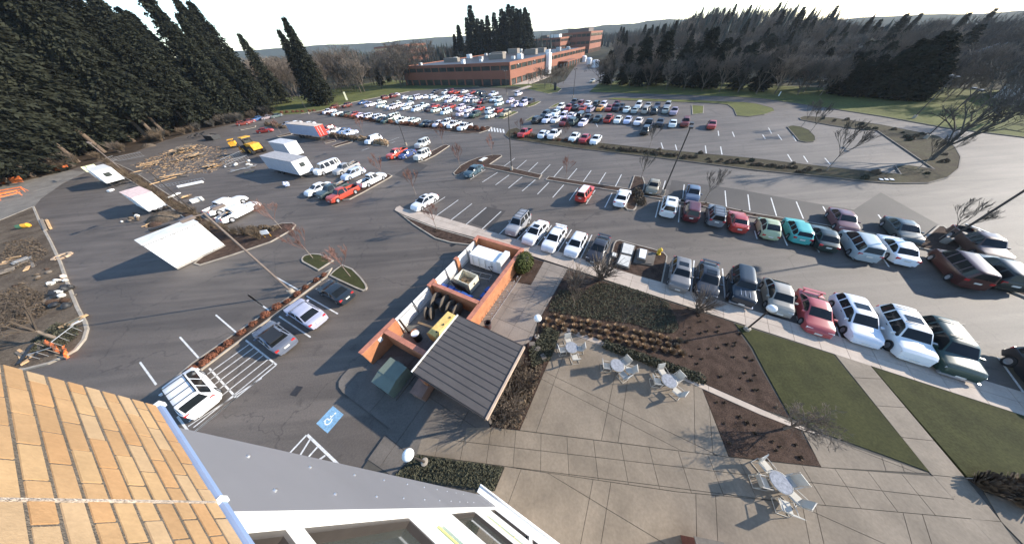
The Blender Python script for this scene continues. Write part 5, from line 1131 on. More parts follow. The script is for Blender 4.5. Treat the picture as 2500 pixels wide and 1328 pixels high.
def lamp_post(base, h, label):
    p = g(*base, .13); t = thing('lamp_post', label, 'lamp post', p, 0, 'globe lamp posts along the walks')
    MB().lathe([(0,0),(.22,0),(.22,.22),(.10,.26),(0,.26)],12).build('footing', KERB, t, smooth=True)
    MB().tube((0,0,.2),(0,0,h-.36),.062,.055,10).build('shaft', DKMETAL, t, smooth=True)
    MB().lathe([(.06,h-.38),(.14,h-.33),(.15,h-.28),(0,h-.28)],12).build('collar', DKMETAL, t)
    MB().lathe([(.02,h-.30),(.20,h-.24),(.29,h-.10),(.30,h),(.25,h+.13),(.14,h+.21),(.0,h+.24)],16).build('globe', mat('white_globe',(.80,.80,.78),.35), t, smooth=True, sharp=2)
lamp_post((1311,824), 2.9, 'black lamp post with white globe between shed and patio')
lamp_post((1822,804), 2.9, 'black lamp post with globe in front of the beige car')
lamp_post((1039,1128), 2.9, 'lamp post with white globe in the dark ground cover by the building')
# fire hydrant and utility vaults
p = g(*ZS(1358,235),.1); t = thing('fire_hydrant','yellow fire hydrant at the corner of the utility bed','fire hydrant',p,0)
HY = mat('hydrant_yellow',(.78,.50,.04),.5)
MB().lathe([(0,0),(.22,0),(.22,.06),(.15,.08),(.15,.58),(.19,.60),(.19,.66),(.14,.74),(.06,.82),(.05,.88),(0,.88)],14).build('barrel', HY, t, smooth=True)
for a in (0,PI/2,PI): m = MB(); m.tube((.1*math.cos(a),.1*math.sin(a),.45),(.28*math.cos(a),.28*math.sin(a),.45),.09,.09,10); m.build('outlet', HY, t)
def vault(q, h, label, m1, m2):
    P = [g(*ZS(*v)) for v in q]; c = sum(P, Vector())/len(P); t = thing('utility_vault', label, 'utility vault', (c.x,c.y,.10))
    L = [p-c for p in P]; MB().prism(L, 0, h).build('base', m1, t); MB().prism(inset(L,.14), h+.001, h+.07).build('lid', m2, t)
vault([(1010,140),(1135,175),(1105,272),(985,243)], .18, 'far flat concrete vault lid flecked with shadows in the utility bed', OLDC, mat('pale_lid',(.55,.53,.48),.8,.15,4.))
vault([(985,250),(1103,278),(1072,392),(942,350)], .18, 'near flat concrete vault lid flecked with shadows in the utility bed', OLDC, mat('pale_lid',(.55,.53,.48),.8,.15,4.))
vault([(1150,195),(1330,240),(1300,360),(1112,330)], .12, 'brown-grey concrete pad of the white cabinet in the utility bed', OLDC, OLDC)
vault([(1155,215),(1245,238),(1222,335),(1138,310)], .5, 'bright white cabinet top in the utility bed', OLDC, WHITE)
vault([(905,225),(965,245),(955,285),(895,275)], .15, 'small pale rock-like cover left of the vault lids', OLDC, OFFW)
for k in range(3):
    p = g(2148+k*13,441); t = thing('meter_lid', 'white meter box lid, %s of three at the planting kerb' % ORD[k], 'meter lid', (p.x,p.y,.12), N_AZ, 'white meter box lids'); MB().box(0,0,.03,.6,.45,.06).build('box', OLDC, t); MB().box(0,0,.075,.5,.36,.03).build('lid', WHITE, t)
p = g(1180,392); t = thing('utility_vault','pale utility lid in the left bulb of the central bed','utility vault',(p.x,p.y,.1),STALL); MB().box(0,0,.08,2.2,1.1,.16).build('base', OLDC, t); MB().box(0,0,.18,2.0,.95,.05).build('lid', OFFW, t)
p = g(652,575,.3); t = thing('site_sign','small white sign on yellow legs at the shrub island','sign',(p.x,p.y,.1),rad(100))
MB().box(0,0,.75,.05,1.0,.6,ry=.2).build('panel', WHITE, t)
for y in (-.4,.4): MB().box(0,y,.3,.05,.05,.6).build('leg', YELLOW, t)
p = g(*Z6(1290,945),.3); t = thing('site_sign','white sign board leaning at the red pickup','sign',(p.x,p.y,.1),rad(-60))
MB().box(0,0,.7,.05,1.2,.75,ry=.2).build('panel', WHITE, t)
for y in (-.4,.4): MB().box(.1,y,.25,.05,.05,.5).build('leg', YELLOW, t)
# patio tables and chairs
TGL = mat('glass_top_reflections',(.30,.30,.31),.18,.3,7.); SLING = mat('cream_sling',(.50,.47,.41),.7,.06); FRM = mat('chair_frame',(.50,.45,.38),.5)  # table tops: mottled grey painted in for reflections on the glass
def make_chair():
    t = thing('patio_chair','', 'chair')
    MB().box(.02,0,.42,.46,.46,.035).build('seat', SLING, t)
    m = MB(); m.box(-.30,0,.72,.04,.46,.60,ry=-.28); m.build('backrest', SLING, t)
    for s in (-1,1):
        m = MB(); y = s*.27; P = [(.26,y,.02),(-.32,y,.02),(-.22,y,.42),(-.40,y,1.0)]
        for i in range(3): m.tube(P[i],P[i+1],.017,.017,6)
        m.tube((.26,y,.02),(.24,y,.64),.017,.017,6); m.tube((.24,y,.64),(-.28,y,.66),.02,.02,6); m.build('side_frame', FRM, t)
    m = MB(); m.tube((-.32,-.27,.02),(-.32,.27,.02),.017,.017,6); m.build('rear_rail', FRM, t)
    return t
chair0 = make_chair(); KIDS[chair0.name] = list(chair0.children); used = [False]
def patio_set(px, where, angs):
    c = g(*px, .73); t = thing('patio_table','round glass patio table '+where,'table',(c.x,c.y,.13),0,'glass patio tables')
    MB().lathe([(.0,.70),(.45,.70),(.47,.715),(.45,.73),(0,.73)],24).build('table_top', TGL, t)
    MB().lathe([(.465,.69),(.485,.70),(.485,.73),(.465,.738)],24).build('rim', mat('table_rim',(.45,.43,.39),.4), t)
    for k in range(4):
        a = k*PI/2+.4; m = MB(); m.tube((.4*math.cos(a),.4*math.sin(a),0),(.34*math.cos(a),.34*math.sin(a),.70),.02,.02,6); m.build('leg', FRM, t)
    for deg, sd, dist in angs:
        a = rad(deg); dist *= .72; p = Vector((c.x+dist*math.cos(a), c.y+dist*math.sin(a), .133)); lab = 'cream patio chair on the %s side of the table %s' % (sd, where)
        if not used[0]: o = chair0; o.location = p; o.rotation_euler = (0,0,a+PI); used[0] = True
        else: o = copy_tree(chair0, p, a+PI+RND.uniform(-.2,.2))
        o['label'] = lab; o['group'] = 'patio chairs'
patio_set(ZP(720,35), 'nearest the shed', [(95,'far',.95),(180,'left',.95),(0,'right',.9),(-80,'near',1.0)])
patio_set(ZP(1130,195), 'in mid patio', [(170,'left',.95),(20,'right',.95),(-65,'near',.95),(-20,'near right',1.25)])
patio_set(ZP(1595,335), 'at the right of the patio', [(90,'far',.95),(170,'left',.95),(15,'right',.95),(-65,'near',1.0)])
patio_set(ZQ(630,860), 'alone on the lower plaza', [(175,'left',1.0),(95,'far',.95),(0,'right',.95),(-55,'near right',1.0),(-110,'near',1.3)])
# ================================================================ BUILDING SITE CLUTTER
rc = random.Random(8)
def lumber(px, az, n, l, label, spread=1.0, m=(WOOD,WOODG)):
    p = g(*px); t = thing('lumber_pile', label, 'lumber', (p.x,p.y,0.01), az, 'loose timber on the building site')
    for k in range(n):
        x, y = rc.gauss(0,.35*spread*l/3), rc.gauss(0,.5*spread); lz = .05+.09*rc.random()*n*.3; ll = l*rc.uniform(.5,1.1)
        b = MB(); b.box(x,y,lz,ll,rc.choice((.16,.24,.4)),.07,rz=rc.gauss(0,.35*spread),ry=rc.gauss(0,.03)); b.build('plank', rc.choice(m), t)
lumber(Z5(1750,200), .3, 44, 3.0, 'splayed heap of pale timber offcuts beside the black skip', 2.6)
lumber(Z5(1880,245), 1.0, 28, 2.4, 'orange-brown timber heap nearest the forest edge', 1.8)
lumber(Z5(1680,285), .1, 10, 3.0, 'loose boards lying left of the timber heap', 1.5)
lumber(Z5(2030,345), .2, 22, 3.0, 'flat spread of fresh boards by the steel frames', 1.4)
lumber(Z5(1430,330), -.2, 20, 3.0, 'long boards and sticks on the asphalt by the brown hedge', 1.6)
lumber(Z5(1560,345), .3, 5, 3.0, 'short orange stack of boards', .5, (WOOD,))
lumber(Z5(1590,455), .25, 14, 4.5, 'row of long thin battens laid out parallel', 1.8)
lumber(Z5(1780,635), .9, 12, 1.6, 'tangle of wood and pallets behind the white pickups', .7)
lumber(Z5(1310,395), .6, 8, 2.0, 'scattered sticks with orange pieces near the hedge', 1.2)
lumber(Z5(2380,395), .2, 6, 1.8, 'pinkish offcuts below the grey trailer', .8)
lumber(Z6(150,660), .2, 10, 5.0, 'steel-grey poles and boards left of the job trailer', 1.0, (GALV,WOODG))
lumber(Z5(1450,890), .6, 10, 1.6, 'brown stakes piled by the white portable unit', .6, (WOODG,WOOD))
for px, az, lab in ((Z5(1540,930),.55,'black plastic roll on the asphalt by the portable unit'),):
    p = g(*px); t = thing('plastic_roll', lab, 'roll', (p.x,p.y,.2), az); m = MB(); m.tube((-1.2,0,0),(1.2,0,0),.22,.2,8); m.build('roll', BLACK, t, smooth=True)
def lump(mb, c, sx, sy, sz, rn, mi=0):
    "irregular boulder or sack shape"
    n = 8; vs = []
    for k, (r, z) in enumerate(((.75,0.),(1.0,.35),(.85,.75),(.35,1.0))):
        for i in range(n):
            a = 2*PI*i/n+k*.3; q = r*rn.uniform(.78,1.15); vs.append((c[0]+sx/2*q*math.cos(a), c[1]+sy/2*q*math.sin(a), c[2]+sz*z*rn.uniform(.85,1.1)))
    fs = [(k*n+i,k*n+(i+1)%n,(k+1)*n+(i+1)%n,(k+1)*n+i) for k in range(3) for i in range(n)]+[tuple(3*n+i for i in range(n))]
    mb.add(vs, fs, mi)
def boxes(px, n, label, mats_, s=.6, name='supply_heap', spread=.8, crate=False):
    p = g(*px); t = thing(name, label, 'heap', (p.x,p.y,0), rc.random()*3)
    for k in range(n):
        sx, sy, sz = s*rc.uniform(.6,1.5), s*rc.uniform(.5,1.2), s*rc.uniform(.35,.8); b = MB(); x, y = rc.gauss(0,spread), rc.gauss(0,spread)
        if crate: b.box(x,y,sz/2,sx,sy,sz,rz=rc.random()*3)
        else: lump(b, (x,y,max(0,.25-.15*math.hypot(x,y))), sx, sy, sz, rc)
        b.build('bundle', rc.choice(mats_), t, smooth=not crate, sharp=.9)
boxes(Z5(1270,850), 7, 'heap of pale sacks and rubble left of the dirt mound', (OFFW,WOODG,DIRT), .6)
boxes(Z6(100,620), 9, 'bundles of metal fittings by the steel frames', (GALV,OFFW,WOODG), .7, 'fittings_heap', 1.5)
boxes(Z6(630,855), 3, 'small silver covered bundle beside the job trailer wheels', (SIL_M := mat('silver_sheet',(.4,.42,.5),.35),), .9, 'covered_bundle', .3)
boxes(Z5(1870,665), 2, 'white crates beside the white pickup tail', (OFFW,WHITE), .9, 'white_crate', .5, True)
boxes(Z5(1060,570), 2, 'white step box below the farthest trailer', (WHITE,), .6, 'step_box', .2, True)
# black skip and dark heap, steel frames, fence panels
p = g(*Z5(2040,80)); t = thing('skip_container','black skip container beside the timber heap','skip',(p.x,p.y,0),rad(-20))
m = MB(); [m.box(*b) for b in ((0,-1.1,.7,4.2,.08,1.3),(0,1.1,.7,4.2,.08,1.3),(-2.1,0,.7,.08,2.2,1.3),(2.1,0,.7,.08,2.2,1.3),(0,0,.1,4.2,2.2,.1))]; m.build('container', BLACK, t); MB().box(-.4,0,.9,2.4,1.8,.5,rz=.2).build('load', WOODG, t)
p = g(*Z5(1910,60)); t = thing('scrap_heap','dark scrap heap left of the black skip','heap',(p.x,p.y,0),0)
for k in range(9): b = MB(); b.box(rc.gauss(0,1.1),rc.gauss(0,.9),.5+rc.random()*.6,rc.uniform(.8,2.6),.3,.15,rz=rc.random()*3,ry=rc.gauss(0,.4)); b.build('scrap', BLACK, t)
def fence_panel(a, b, h, label, m=GALV):
    A, B = g(*a), g(*b); d = B-A; t = thing('fence_panel', label, 'fence panel', A, math.atan2(d.y,d.x), 'temporary fence panels'); L = d.length
    f = MB()
    for z in (.08,h): f.tube((0,0,z),(L,0,z),.03,.03,6)
    f.build('rails', m, t)
    for k in range(int(L/.55)+1): b_ = MB(); b_.tube((min(L,k*.55),0,.05),(min(L,k*.55),0,h),.022,.022,5); b_.build('bar', m, t)
fence_panel(Z5(1130,290),Z5(1380,240),1.1,'grey tube fence panel at the forest edge')
fence_panel(Z5(1050,300),Z5(1120,275),1.1,'short grey fence panel at the left of the forest edge')
fence_panel(Z5(1540,540),Z5(1960,470),.5,'low grey rack with spikes behind the light pole')
fence_panel(Z5(2150,330),Z5(2350,240),1.4,'steel frame panel near the yellow machines')
fence_panel(Z5(2190,340),Z5(2390,280),1.2,'second steel frame panel near the yellow machines')
fence_panel(ZB(620,1120),ZB(820,960),.9,'galvanised guard rail at the dirt corner kerb')
fence_panel(ZB(400,1240),ZB(620,1170),.9,'guard rail section by the orange net')
p = g(*Z5(1830,520)); t = thing('pipe_bundle','white plastic pipe bundle lying behind the white pickups','pipes',(p.x,p.y,.1),azp(Z5(1740,535),Z5(1910,500)))
for k in range(5): m = MB(); m.tube((-2.0,(k%3)*.22-.2,.1+.2*(k//3)),(2.0,(k%3)*.22-.2,.1+.2*(k//3)),.11,.11,8); m.build('pipe', WHITE, t)
p = g(*Z5(1665,625)); t = thing('pipe_bundle','shorter white pipe bundle by the light pole','pipes',(p.x,p.y,.1),azp(Z5(1630,640),Z5(1720,600)))
for k in range(3): m = MB(); m.tube((-1.1,k*.22-.2,.1),(1.1,k*.22-.2,.1),.11,.11,8); m.build('pipe', OFFW, t)
# mound of earth by the middle trailer
def mound(px, r, h, label, m, seed):
    p = g(*px); rn = random.Random(seed); b = MB(); n = 20; rings = [(1.0,0),(.75,.45),(.45,.8),(.2,.97)]
    vs = [(p.x+r*k*math.cos(2*PI*i/n)*(1+rn.uniform(-.15,.15)), p.y+.75*r*k*math.sin(2*PI*i/n)*(1+rn.uniform(-.15,.15)), h*z*(1+rn.uniform(-.15,.1))+.005) for k,z in rings for i in range(n)]+[(p.x,p.y,h)]
    fs = [(a*n+i,a*n+(i+1)%n,(a+1)*n+(i+1)%n,(a+1)*n+i) for a in range(3) for i in range(n)]+[(3*n+i,3*n+(i+1)%n,4*n) for i in range(n)]
    b.add(vs, fs); tag(b.build('earth_mound', m, smooth=True, sharp=2), label, 'mound')
mound(Z5(1580,830), 2.6, 1.0, 'brown earth mound against the middle trailer', DIRT, 1)
mound(Z5(1420,150), 2.0, .9, 'grey earth mound at the forest edge', DIRT, 2)
mound(Z5(1480,895), 1.0, .5, 'small brown mound beside the black plastic roll', SOIL, 3)
# orange barriers and nets
def barrier(px, az, label, l=2.6):
    p = g(*px); t = thing('barrier_frame', label, 'barrier', (p.x,p.y,.1), az)
    for z in (.55,1.0): MB().box(0,0,z,l,.05,.2).build('rail', ORANGE, t)
    for x in (-l/2+.2,l/2-.2):
        m = MB(); m.bar((x,-.35,0),(x,0,1.1),.06,.06); m.build('leg', ORANGE, t); m = MB(); m.bar((x,.35,0),(x,0,1.1),.06,.06); m.build('leg', ORANGE, t)
barrier(Z5(150,600), .4, 'coral red barrier frame on the left, nearer one', 4.0)
barrier(Z5(120,640), .9, 'second coral red barrier frame lying in front', 3.0)
def net(px, az, l, h, label, lean=.6):
    p = g(*px); t = thing('safety_net', label, 'safety net', (p.x,p.y,.05), az); n = 10; b = MB(); rn = random.Random(4)
    vs = []
    for i in range(n+1):
        for k in range(4): vs.append((l*i/n, lean*k/3*h+rn.uniform(-.1,.1), h*(1-(1-k/3)**1.5)+rn.uniform(-.08,.08)))
    b.add(vs, [(i*4+k,(i+1)*4+k,(i+1)*4+k+1,i*4+k+1) for i in range(n) for k in range(3)]); b.add([(x,y,z-.02) for x,y,z in vs], [(i*4+k+1,(i+1)*4+k+1,(i+1)*4+k,i*4+k) for i in range(n) for k in range(3)]); b.build('net_sheet', ORANGE, t)
    for x in (0,l): MB().tube((x,0,0),(x,0,h+.2),.03,.03,6).build('stake', WOODG, t)
net(Z5(530,385), .2, 3.2, .9, 'bright orange net crumpled at the forest edge')
net(Z5(-40,520), .2, 5.5, 1.1, 'orange net at the far left beyond the barrier frames')
net(ZB(470,1130), -.35, 2.4, .7, 'pale orange net draped over the corner guard rail')
net(ZB(640,1175), -.6, 1.2, .6, 'bright orange net end at the kerb corner')
# dirt yard clutter
lumber(ZB(240,310), 1.2, 14, 1.6, 'grey pallet stack in the dirt area', .5, (WOODG,GALV))
lumber(ZB(60,420), .8, 14, 2.0, 'dark log and lath stack at the left edge', .7, (WOODG,))
lumber(ZB(110,310), .5, 8, 1.8, 'pale broken boards in the dirt area', .9)
lumber(ZB(330,330), -.6, 3, 3.4, 'long single poles lying across the dirt', .5, (WOODG,WOOD))
lumber(ZB(720,900), .8, 7, 1.6, 'broken white barricade boards by the kerb corner', .7, (OFFW,WOOD))
lumber(ZB(300,1190), -.4, 10, 3.0, 'dark boards and sticks under the orange net', 1.0, (WOODG,BLACK,WOOD))
lumber(ZB(480,690), 1.3, 7, 2.2, 'brown stakes scattered beside the black sheeting', 1.2, (WOODG,))
boxes(ZB(590,500), 6, 'pale sandbags on black sheeting at the dirt kerb', (OFFW,mat('sandbag',(.72,.55,.42),.9)), .55, 'sandbag_heap', .45)
boxes(ZB(625,605), 2, 'pair of pale sandbags farther along the kerb', (OFFW,), .55, 'sandbag_heap', .3)
boxes(ZB(570,620), 8, 'black plastic sheeting heap at the dirt kerb', (BLACK,), .8, 'sheeting_heap', .8)
boxes(ZB(590,720), 5, 'lower black sheeting heap near the bare tree', (BLACK,SOIL), .8, 'sheeting_heap', .6)
boxes(ZB(370,470), 7, 'green-grey rubble in the dirt area', (DIRT,SOIL,WOODG), .5, 'rubble_heap', .9)
p = g(*Z5(255,925)); t = thing('water_drum','green and yellow drum lying in the dirt area','drum',(p.x,p.y,.4),.4); m = MB(); m.tube((-.6,0,0),(0,0,0),.36,.36,12); m.build('drum_half', mat('dull_green',(.05,.12,.06),.6), t, smooth=True); m = MB(); m.tube((0,0,0),(.6,0,0),.36,.36,12); m.build('drum_half', YELLOW, t, smooth=True)
p = g(*Z5(600,1200)); t = thing('kerb_inlet','sandy inlet ring of bags at the kerb','inlet',(p.x,p.y,0),0)
for k in range(8): a = k*PI/4; MB().box(.75*math.cos(a),.75*math.sin(a),.1,.5,.3,.2,rz=a+PI/2).build('sandbag', mat('sandbag2',(.42,.30,.20),.9), t)
MB().box(0,0,.02,1.0,1.0,.05).build('grate', DKMETAL, t)
# kerb-side timber along the dirt edge
p = g(*Z5(430,900)); t = thing('timber_kerb','long weathered timber baulk lying along the dirt kerb','timber',(p.x,p.y,.05),azp(Z5(370,740),Z5(550,1140))); MB().box(0,0,.12,7.5,.3,.24).build('baulk', WOODG, t); MB().box(.5,.45,.1,6.5,.22,.2).build('baulk', WOOD, t)
# street sign on the far right grass and banner by the office
p = g(1900,236); t = thing('marker_post','small white marker post on the right hand grass','marker post',(p.x,p.y,.1)); MB().box(0,0,.55,.25,.12,1.1).build('post', WHITE, t); MB().box(0,0,1.13,.3,.16,.06).build('cap', OFFW, t)
p = g(1355,222); t = thing('notice_board','dark notice board with white poster by the service road','notice board',(p.x,p.y,.1),rad(30)); MB().box(0,0,1.4,.2,1.6,2.8).build('board', BLACK, t); MB().box(.12,0,1.2,.04,.9,1.4).build('poster', WHITE, t)
p = g(848,247); t = thing('playground_slide','pale angled slide frame on the far grass','slide',(p.x,p.y,.1),rad(110)); m = MB(); m.bar((0,0,.2),(1.2,0,3.6),.8,.12); m.build('chute', mat('pale_yellow2',(.72,.68,.45),.7), t); MB().box(1.2,0,1.8,.15,.9,3.6).build('ladder', GALV, t)
# ================================================================ VEGETATION
def rv(rn): return Vector((rn.gauss(0,1),rn.gauss(0,1),rn.gauss(0,1))).normalized()
def conifer(seed, h, rad_, z0, nb=300, spray=1.0, droop=.35, narrow=.8, dens=5):
    "crown of drooping needle sprays on whorled branches; returns trunk mesh builder and crown mesh builder"
    rn = random.Random(seed); tr = MB(); cr = MB(); lean = (rn.uniform(-.3,.3), rn.uniform(-.3,.3))
    segs = 6
    for k in range(segs):
        a, b = k/segs, (k+1)/segs; r = lambda t: max(.05,(.012*h+.08)*(1-t)**.8)
        tr.tube((lean[0]*a,lean[1]*a,h*.97*a),(lean[0]*b,lean[1]*b,h*.97*b),r(a),r(b),8,cap=False)
    lob = [rn.uniform(.7,1.2) for _ in range(7)]
    for i in range(nb):
        t = rn.random()**.85; z = z0+(h-z0)*t; a = rn.uniform(0,2*PI)
        R_ = rad_*((1-t)**narrow)*lob[int(a/(2*PI)*7)%7]*rn.uniform(.6,1.15)+.25
        if t < .12: R_ *= .55+t*3.5
        d = Vector((math.cos(a),math.sin(a),0)); up = rn.uniform(.05,.35)*(1 if t > .6 else .4)
        n = max(2,int(dens*(.5+R_/rad_)))
        for k in range(n):
            s = (k+.6+rn.uniform(-.3,.3))/n; c = d*R_*s; c.z = z+R_*(up*s-droop*s*s); c.x += lean[0]*t; c.y += lean[1]*t
            for q in range(3):
                L = spray*rn.uniform(.6,1.2)*(1.15-.4*t); side = Vector((-d.y,d.x,0))*rn.choice((-1,1))
                dr = (d*rn.uniform(.3,1)+side*rn.uniform(.2,1.0)+Vector((0,0,rn.uniform(-.75,.1)))).normalized()
                w = dr.cross(rv(rn)).normalized()*L*rn.uniform(.14,.26); c2 = c+rv(rn)*.25*spray
                cr.add([c2-w*.3, c2+dr*L*.55-w, c2+dr*L, c2+dr*L*.55+w], [(0,1,2,3)])
    return tr, cr
def bare(seed, h, th, spread=.75, lv=5, nk=3, r0=.16, twig=.014, up=.25, l0=None, n2=3):
    rn = random.Random(seed); tr = MB(); cr = MB()
    tr.tube((0,0,0),(0,0,th),r0,r0*.75,7,cap=False)
    def grow(p, d, l, r, k):
        q = p+d*l; r1 = max(twig,r*.62); cr.tube(p,q,max(twig,r),r1,4 if r > .04 else 3,cap=False)
        if k == 0: return
        for i in range(nk if k > 1 else n2):
            nd = (d*.75+rv(rn)*spread+Vector((0,0,up))).normalized(); t = rn.uniform(.45,1.0)
            grow(p+d*l*t, nd, l*rn.uniform(.55,.82), r*.6, k-1)
    l0 = l0 or (h-th)*.42
    for i in range(4 if nk > 2 else 3):
        a = i*2*PI/4+rn.uniform(-.4,.4); grow(Vector((0,0,th*rn.uniform(.75,1))), Vector((math.cos(a)*.55,math.sin(a)*.55,.8)).normalized(), l0*rn.uniform(.8,1.1), r0*.55, lv-1)
    grow(Vector((0,0,th)), Vector((rn.uniform(-.1,.1),rn.uniform(-.1,.1),1)).normalized(), l0*1.1, r0*.7, lv-1)
    return tr, cr
def bushy(seed, h, r, n, twig=.012):
    "many stemmed leafless shrub"
    rn = random.Random(seed); cr = MB()
    for i in range(n):
        a = rn.uniform(0,2*PI); b = rn.random()**.6; p = Vector((rn.uniform(-.15,.15)*r,rn.uniform(-.15,.15)*r,0)); q = Vector((math.cos(a)*r*b*.6,math.sin(a)*r*b*.6,h*rn.uniform(.4,.7)))
        cr.tube(p,q,twig*1.6,twig,3,cap=False)
        for k in range(4):
            e_ = q+Vector((math.cos(a)*r*.3,math.sin(a)*r*.3,h*.3))*rn.uniform(.4,1)+rv(rn)*r*.35; s = p.lerp(q, rn.uniform(.5,1)); cr.tube(s,e_,twig,twig*.7,3,cap=False)
    return cr
def leafball(seed, rx, ry, h, n, size, base=.0, dome=False):
    rn = random.Random(seed); b = MB()
    for i in range(n):
        v = rv(rn); v.z = abs(v.z) if dome else v.z; k = rn.uniform(.72,1.03)
        p = Vector((v.x*rx*k, v.y*ry*k, base+(v.z*h*k if dome else h/2+v.z*h/2*k)))
        d = (v+rv(rn)*.9).normalized(); w = d.cross(rv(rn)).normalized(); u = w.cross(d).normalized(); s = size*rn.uniform(.6,1.4)
        b.add([p-w*s*.5, p+u*s, p+w*s*.5, p-u*s*.4], [(0,1,2,3)])
    return b
TREES = {}
def proto(key, trb, crb, tm, cm, name='tree'):
    TREES[key] = (trb.mesh(key+'_trunk', tm) if trb else None, crb.mesh(key+'_crown', cm), name, tm, cm)
def tree(key, loc, label, group, s=1.0, rz=None, cat='tree', sz=None, crown='crown', cm=None):
    t_, c_, nm, tm, cmm = TREES[key]
    t = thing(nm, label, cat, loc, RND.uniform(0,6.28) if rz is None else rz, group); t.scale = (s,s,sz or s)
    if t_: link('trunk', t_, t)
    o = link(crown, c_, t)
    if cm: put_mat(o, cm)
    return t
for k in range(4):
    a, b = conifer(30+k, 32, 6.9, 6.0 if k < 2 else 1.5, 640, 1.15, .45, .78, 7); proto('fir%d' % k, a, b, BARK, FIR, 'fir_tree')
for k in range(3):
    a, b = conifer(50+k, 26, 5.0, 1.5, 420, 1.2, .32, .85, 6); proto('cone%d' % k, a, b, BARK, FIRD, 'conifer_tree')
for k in range(4):
    a, b = bare(70+k, 15, 2.8, .60, 6, 3, .20, .030, .26, n2=3); proto('bare%d' % k, a, b, TWIGB, TWIGB, 'bare_tree')
for k in range(3):
    a, b = bare(90+k, 4.6, 1.6, .42, 5, 3, .045, .009, .45, 1.15, 3); proto('sap%d' % k, a, b, mat('pale_bark',(.24,.19,.15),.9), TWIGR, 'young_tree')
for k in range(3): proto('bush%d' % k, None, bushy(110+k, 1.3, .8, 40, .011), None, BROWNH, 'bare_shrub')
for k in range(2): proto('brush%d' % k, None, bushy(120+k, 2.6, 1.8, 60, .03), None, TWIGR, 'brush')
for k in range(3): proto('hedge%d' % k, None, leafball(130+k, .62, .55, .62, 260, .14, dome=True), None, REDHEDGE, 'shrub')
for k in range(2): proto('bhedge%d' % k, None, leafball(140+k, .95, .8, .95, 300, .20, dome=True), None, BROWNH, 'shrub')
# ---- great firs along the forest edge
rt_ = random.Random(40)
fir_front = [((40,447),1.0),((95,432),.95),((150,414),1.05),((205,396),1.0),((262,373),1.18),((305,358),1.1),((340,346),1.22),((372,341),1.15),((403,338),1.2),((424,332),1.15),((478,316),1.08),((520,307),.92),((0,462),1.0),((-60,486),1.05)]
for i, (px, s) in enumerate(fir_front):
    p = g(*px); p.x -= rt_.uniform(.5,2.5); tree('fir%d' % (i%2 if s > .96 else 2), (p.x,p.y,.1), 'tall dark fir, %s from the right in the front line of the forest' % (ORD[min(14,[q[0] for q in sorted([(k,v[0][0]) for k,v in enumerate(fir_front)], key=lambda q:-q[1])].index(i))]), 'firs along the forest edge', s*rt_.uniform(.96,1.06), sz=s*rt_.uniform(.95,1.12))
k = 0
while k < 95:
    x, y = rt_.uniform(-190,-127), rt_.uniform(26,165)
    if not inside(Vector((x,y,0)), forest_poly) or x > -126-max(0,(y-100))*.0: continue
    tree('fir%d' % rt_.choice((2,3,2,3,0)), (x,y,.1), 'tall fir deep in the dark grove behind the front line', 'firs deep in the grove', rt_.uniform(.95,1.2)); k += 1
for i in range(20):
    tree('fir%d' % (i%4), (rt_.uniform(-158,-134), 44+i*5.6+rt_.uniform(-2,2), .1), 'very tall fir behind the front line, topping the grove', 'tallest firs of the grove', rt_.uniform(1.15,1.3), sz=rt_.uniform(1.25,1.42))
for x, y, s in ((-114,128,.9),(-118,138,1.0),(-124,146,.95),(-108,137,.72),(-131,158,1.0),(-120,165,.85)):
    tree('fir%d' % rt_.randrange(2,4), (x,y,.1), 'fir at the right hand tip of the dark grove', 'firs at the tip of the grove', s)
p = g(798,256); tree('fir2', (p.x,p.y,.1), 'tall dense fir standing by itself on the far grass, right stem', 'twin firs on the far grass', .93)
p = g(775,254); tree('fir3', (p.x,p.y,.1), 'tall dense fir on the far grass, left of its twin', 'twin firs on the far grass', .84)
# brown brush along the forest edge
for i in range(46):
    t = rt_.uniform(0,len(edge)-1.01); a, b = edge[int(t)], edge[int(t)+1]; p = a.lerp(b, t%1); tree('brush%d' % (i%2), (p.x-rt_.uniform(.6,7),p.y+rt_.uniform(-1,3),.1), 'reddish brown leafless brush along the forest edge', 'brush along the forest edge', rt_.uniform(.6,1.3), cat='brush', crown='twigs', cm=[TWIGB,BROWNH,TWIGD][i%3])
# ---- bare trees on the far side
for i in range(80):
    px = rt_.uniform(600,1015); py = rt_.uniform(203,250-max(0,(px-700)*.12)); p = g(px,py)
    s = rt_.uniform(.95,1.45)*(1 if px < 860 else .85)
    tree('bare%d' % (i%4), (p.x,p.y,.0), 'leafless brown tree in the belt beyond the far grass', 'bare trees beyond the far grass', s, cm=[TWIGB,TWIG,TWIGD][i%3])
for i in range(9):
    px = rt_.uniform(620,990); p = g(px, rt_.uniform(196,215)); tree('cone%d' % (i%3), (p.x,p.y,0), 'dark evergreen among the bare trees beyond the far grass', 'evergreens beyond the far grass', rt_.uniform(.45,.6))
for i in range(22):
    x = rt_.uniform(-150,-12); y = rt_.uniform(285,345); tree('bare%d' % (i%4), (x,y,0), 'leafless tree on the skyline left of the tall conifers', 'skyline bare trees', rt_.uniform(1.1,1.6))
tall = [(-30,300,1.15),(-22,306,1.3),(-17,300,1.55),(-9,310,1.25),(-4,302,1.3),(3,300,1.35),(9,306,1.45),(15,300,1.5),(20,308,1.48),(25,302,1.4),(30,306,1.42),(34,312,1.3),(-13,318,1.3),(12,320,1.4),(24,322,1.45),(-36,310,.95)]
for i, (x, y, s) in enumerate(tall): tree('cone%d' % (i%3), (x,y,0), 'tall narrow conifer in the skyline clump behind the brick offices', 'skyline conifers behind the offices', s*1.15, sz=s)
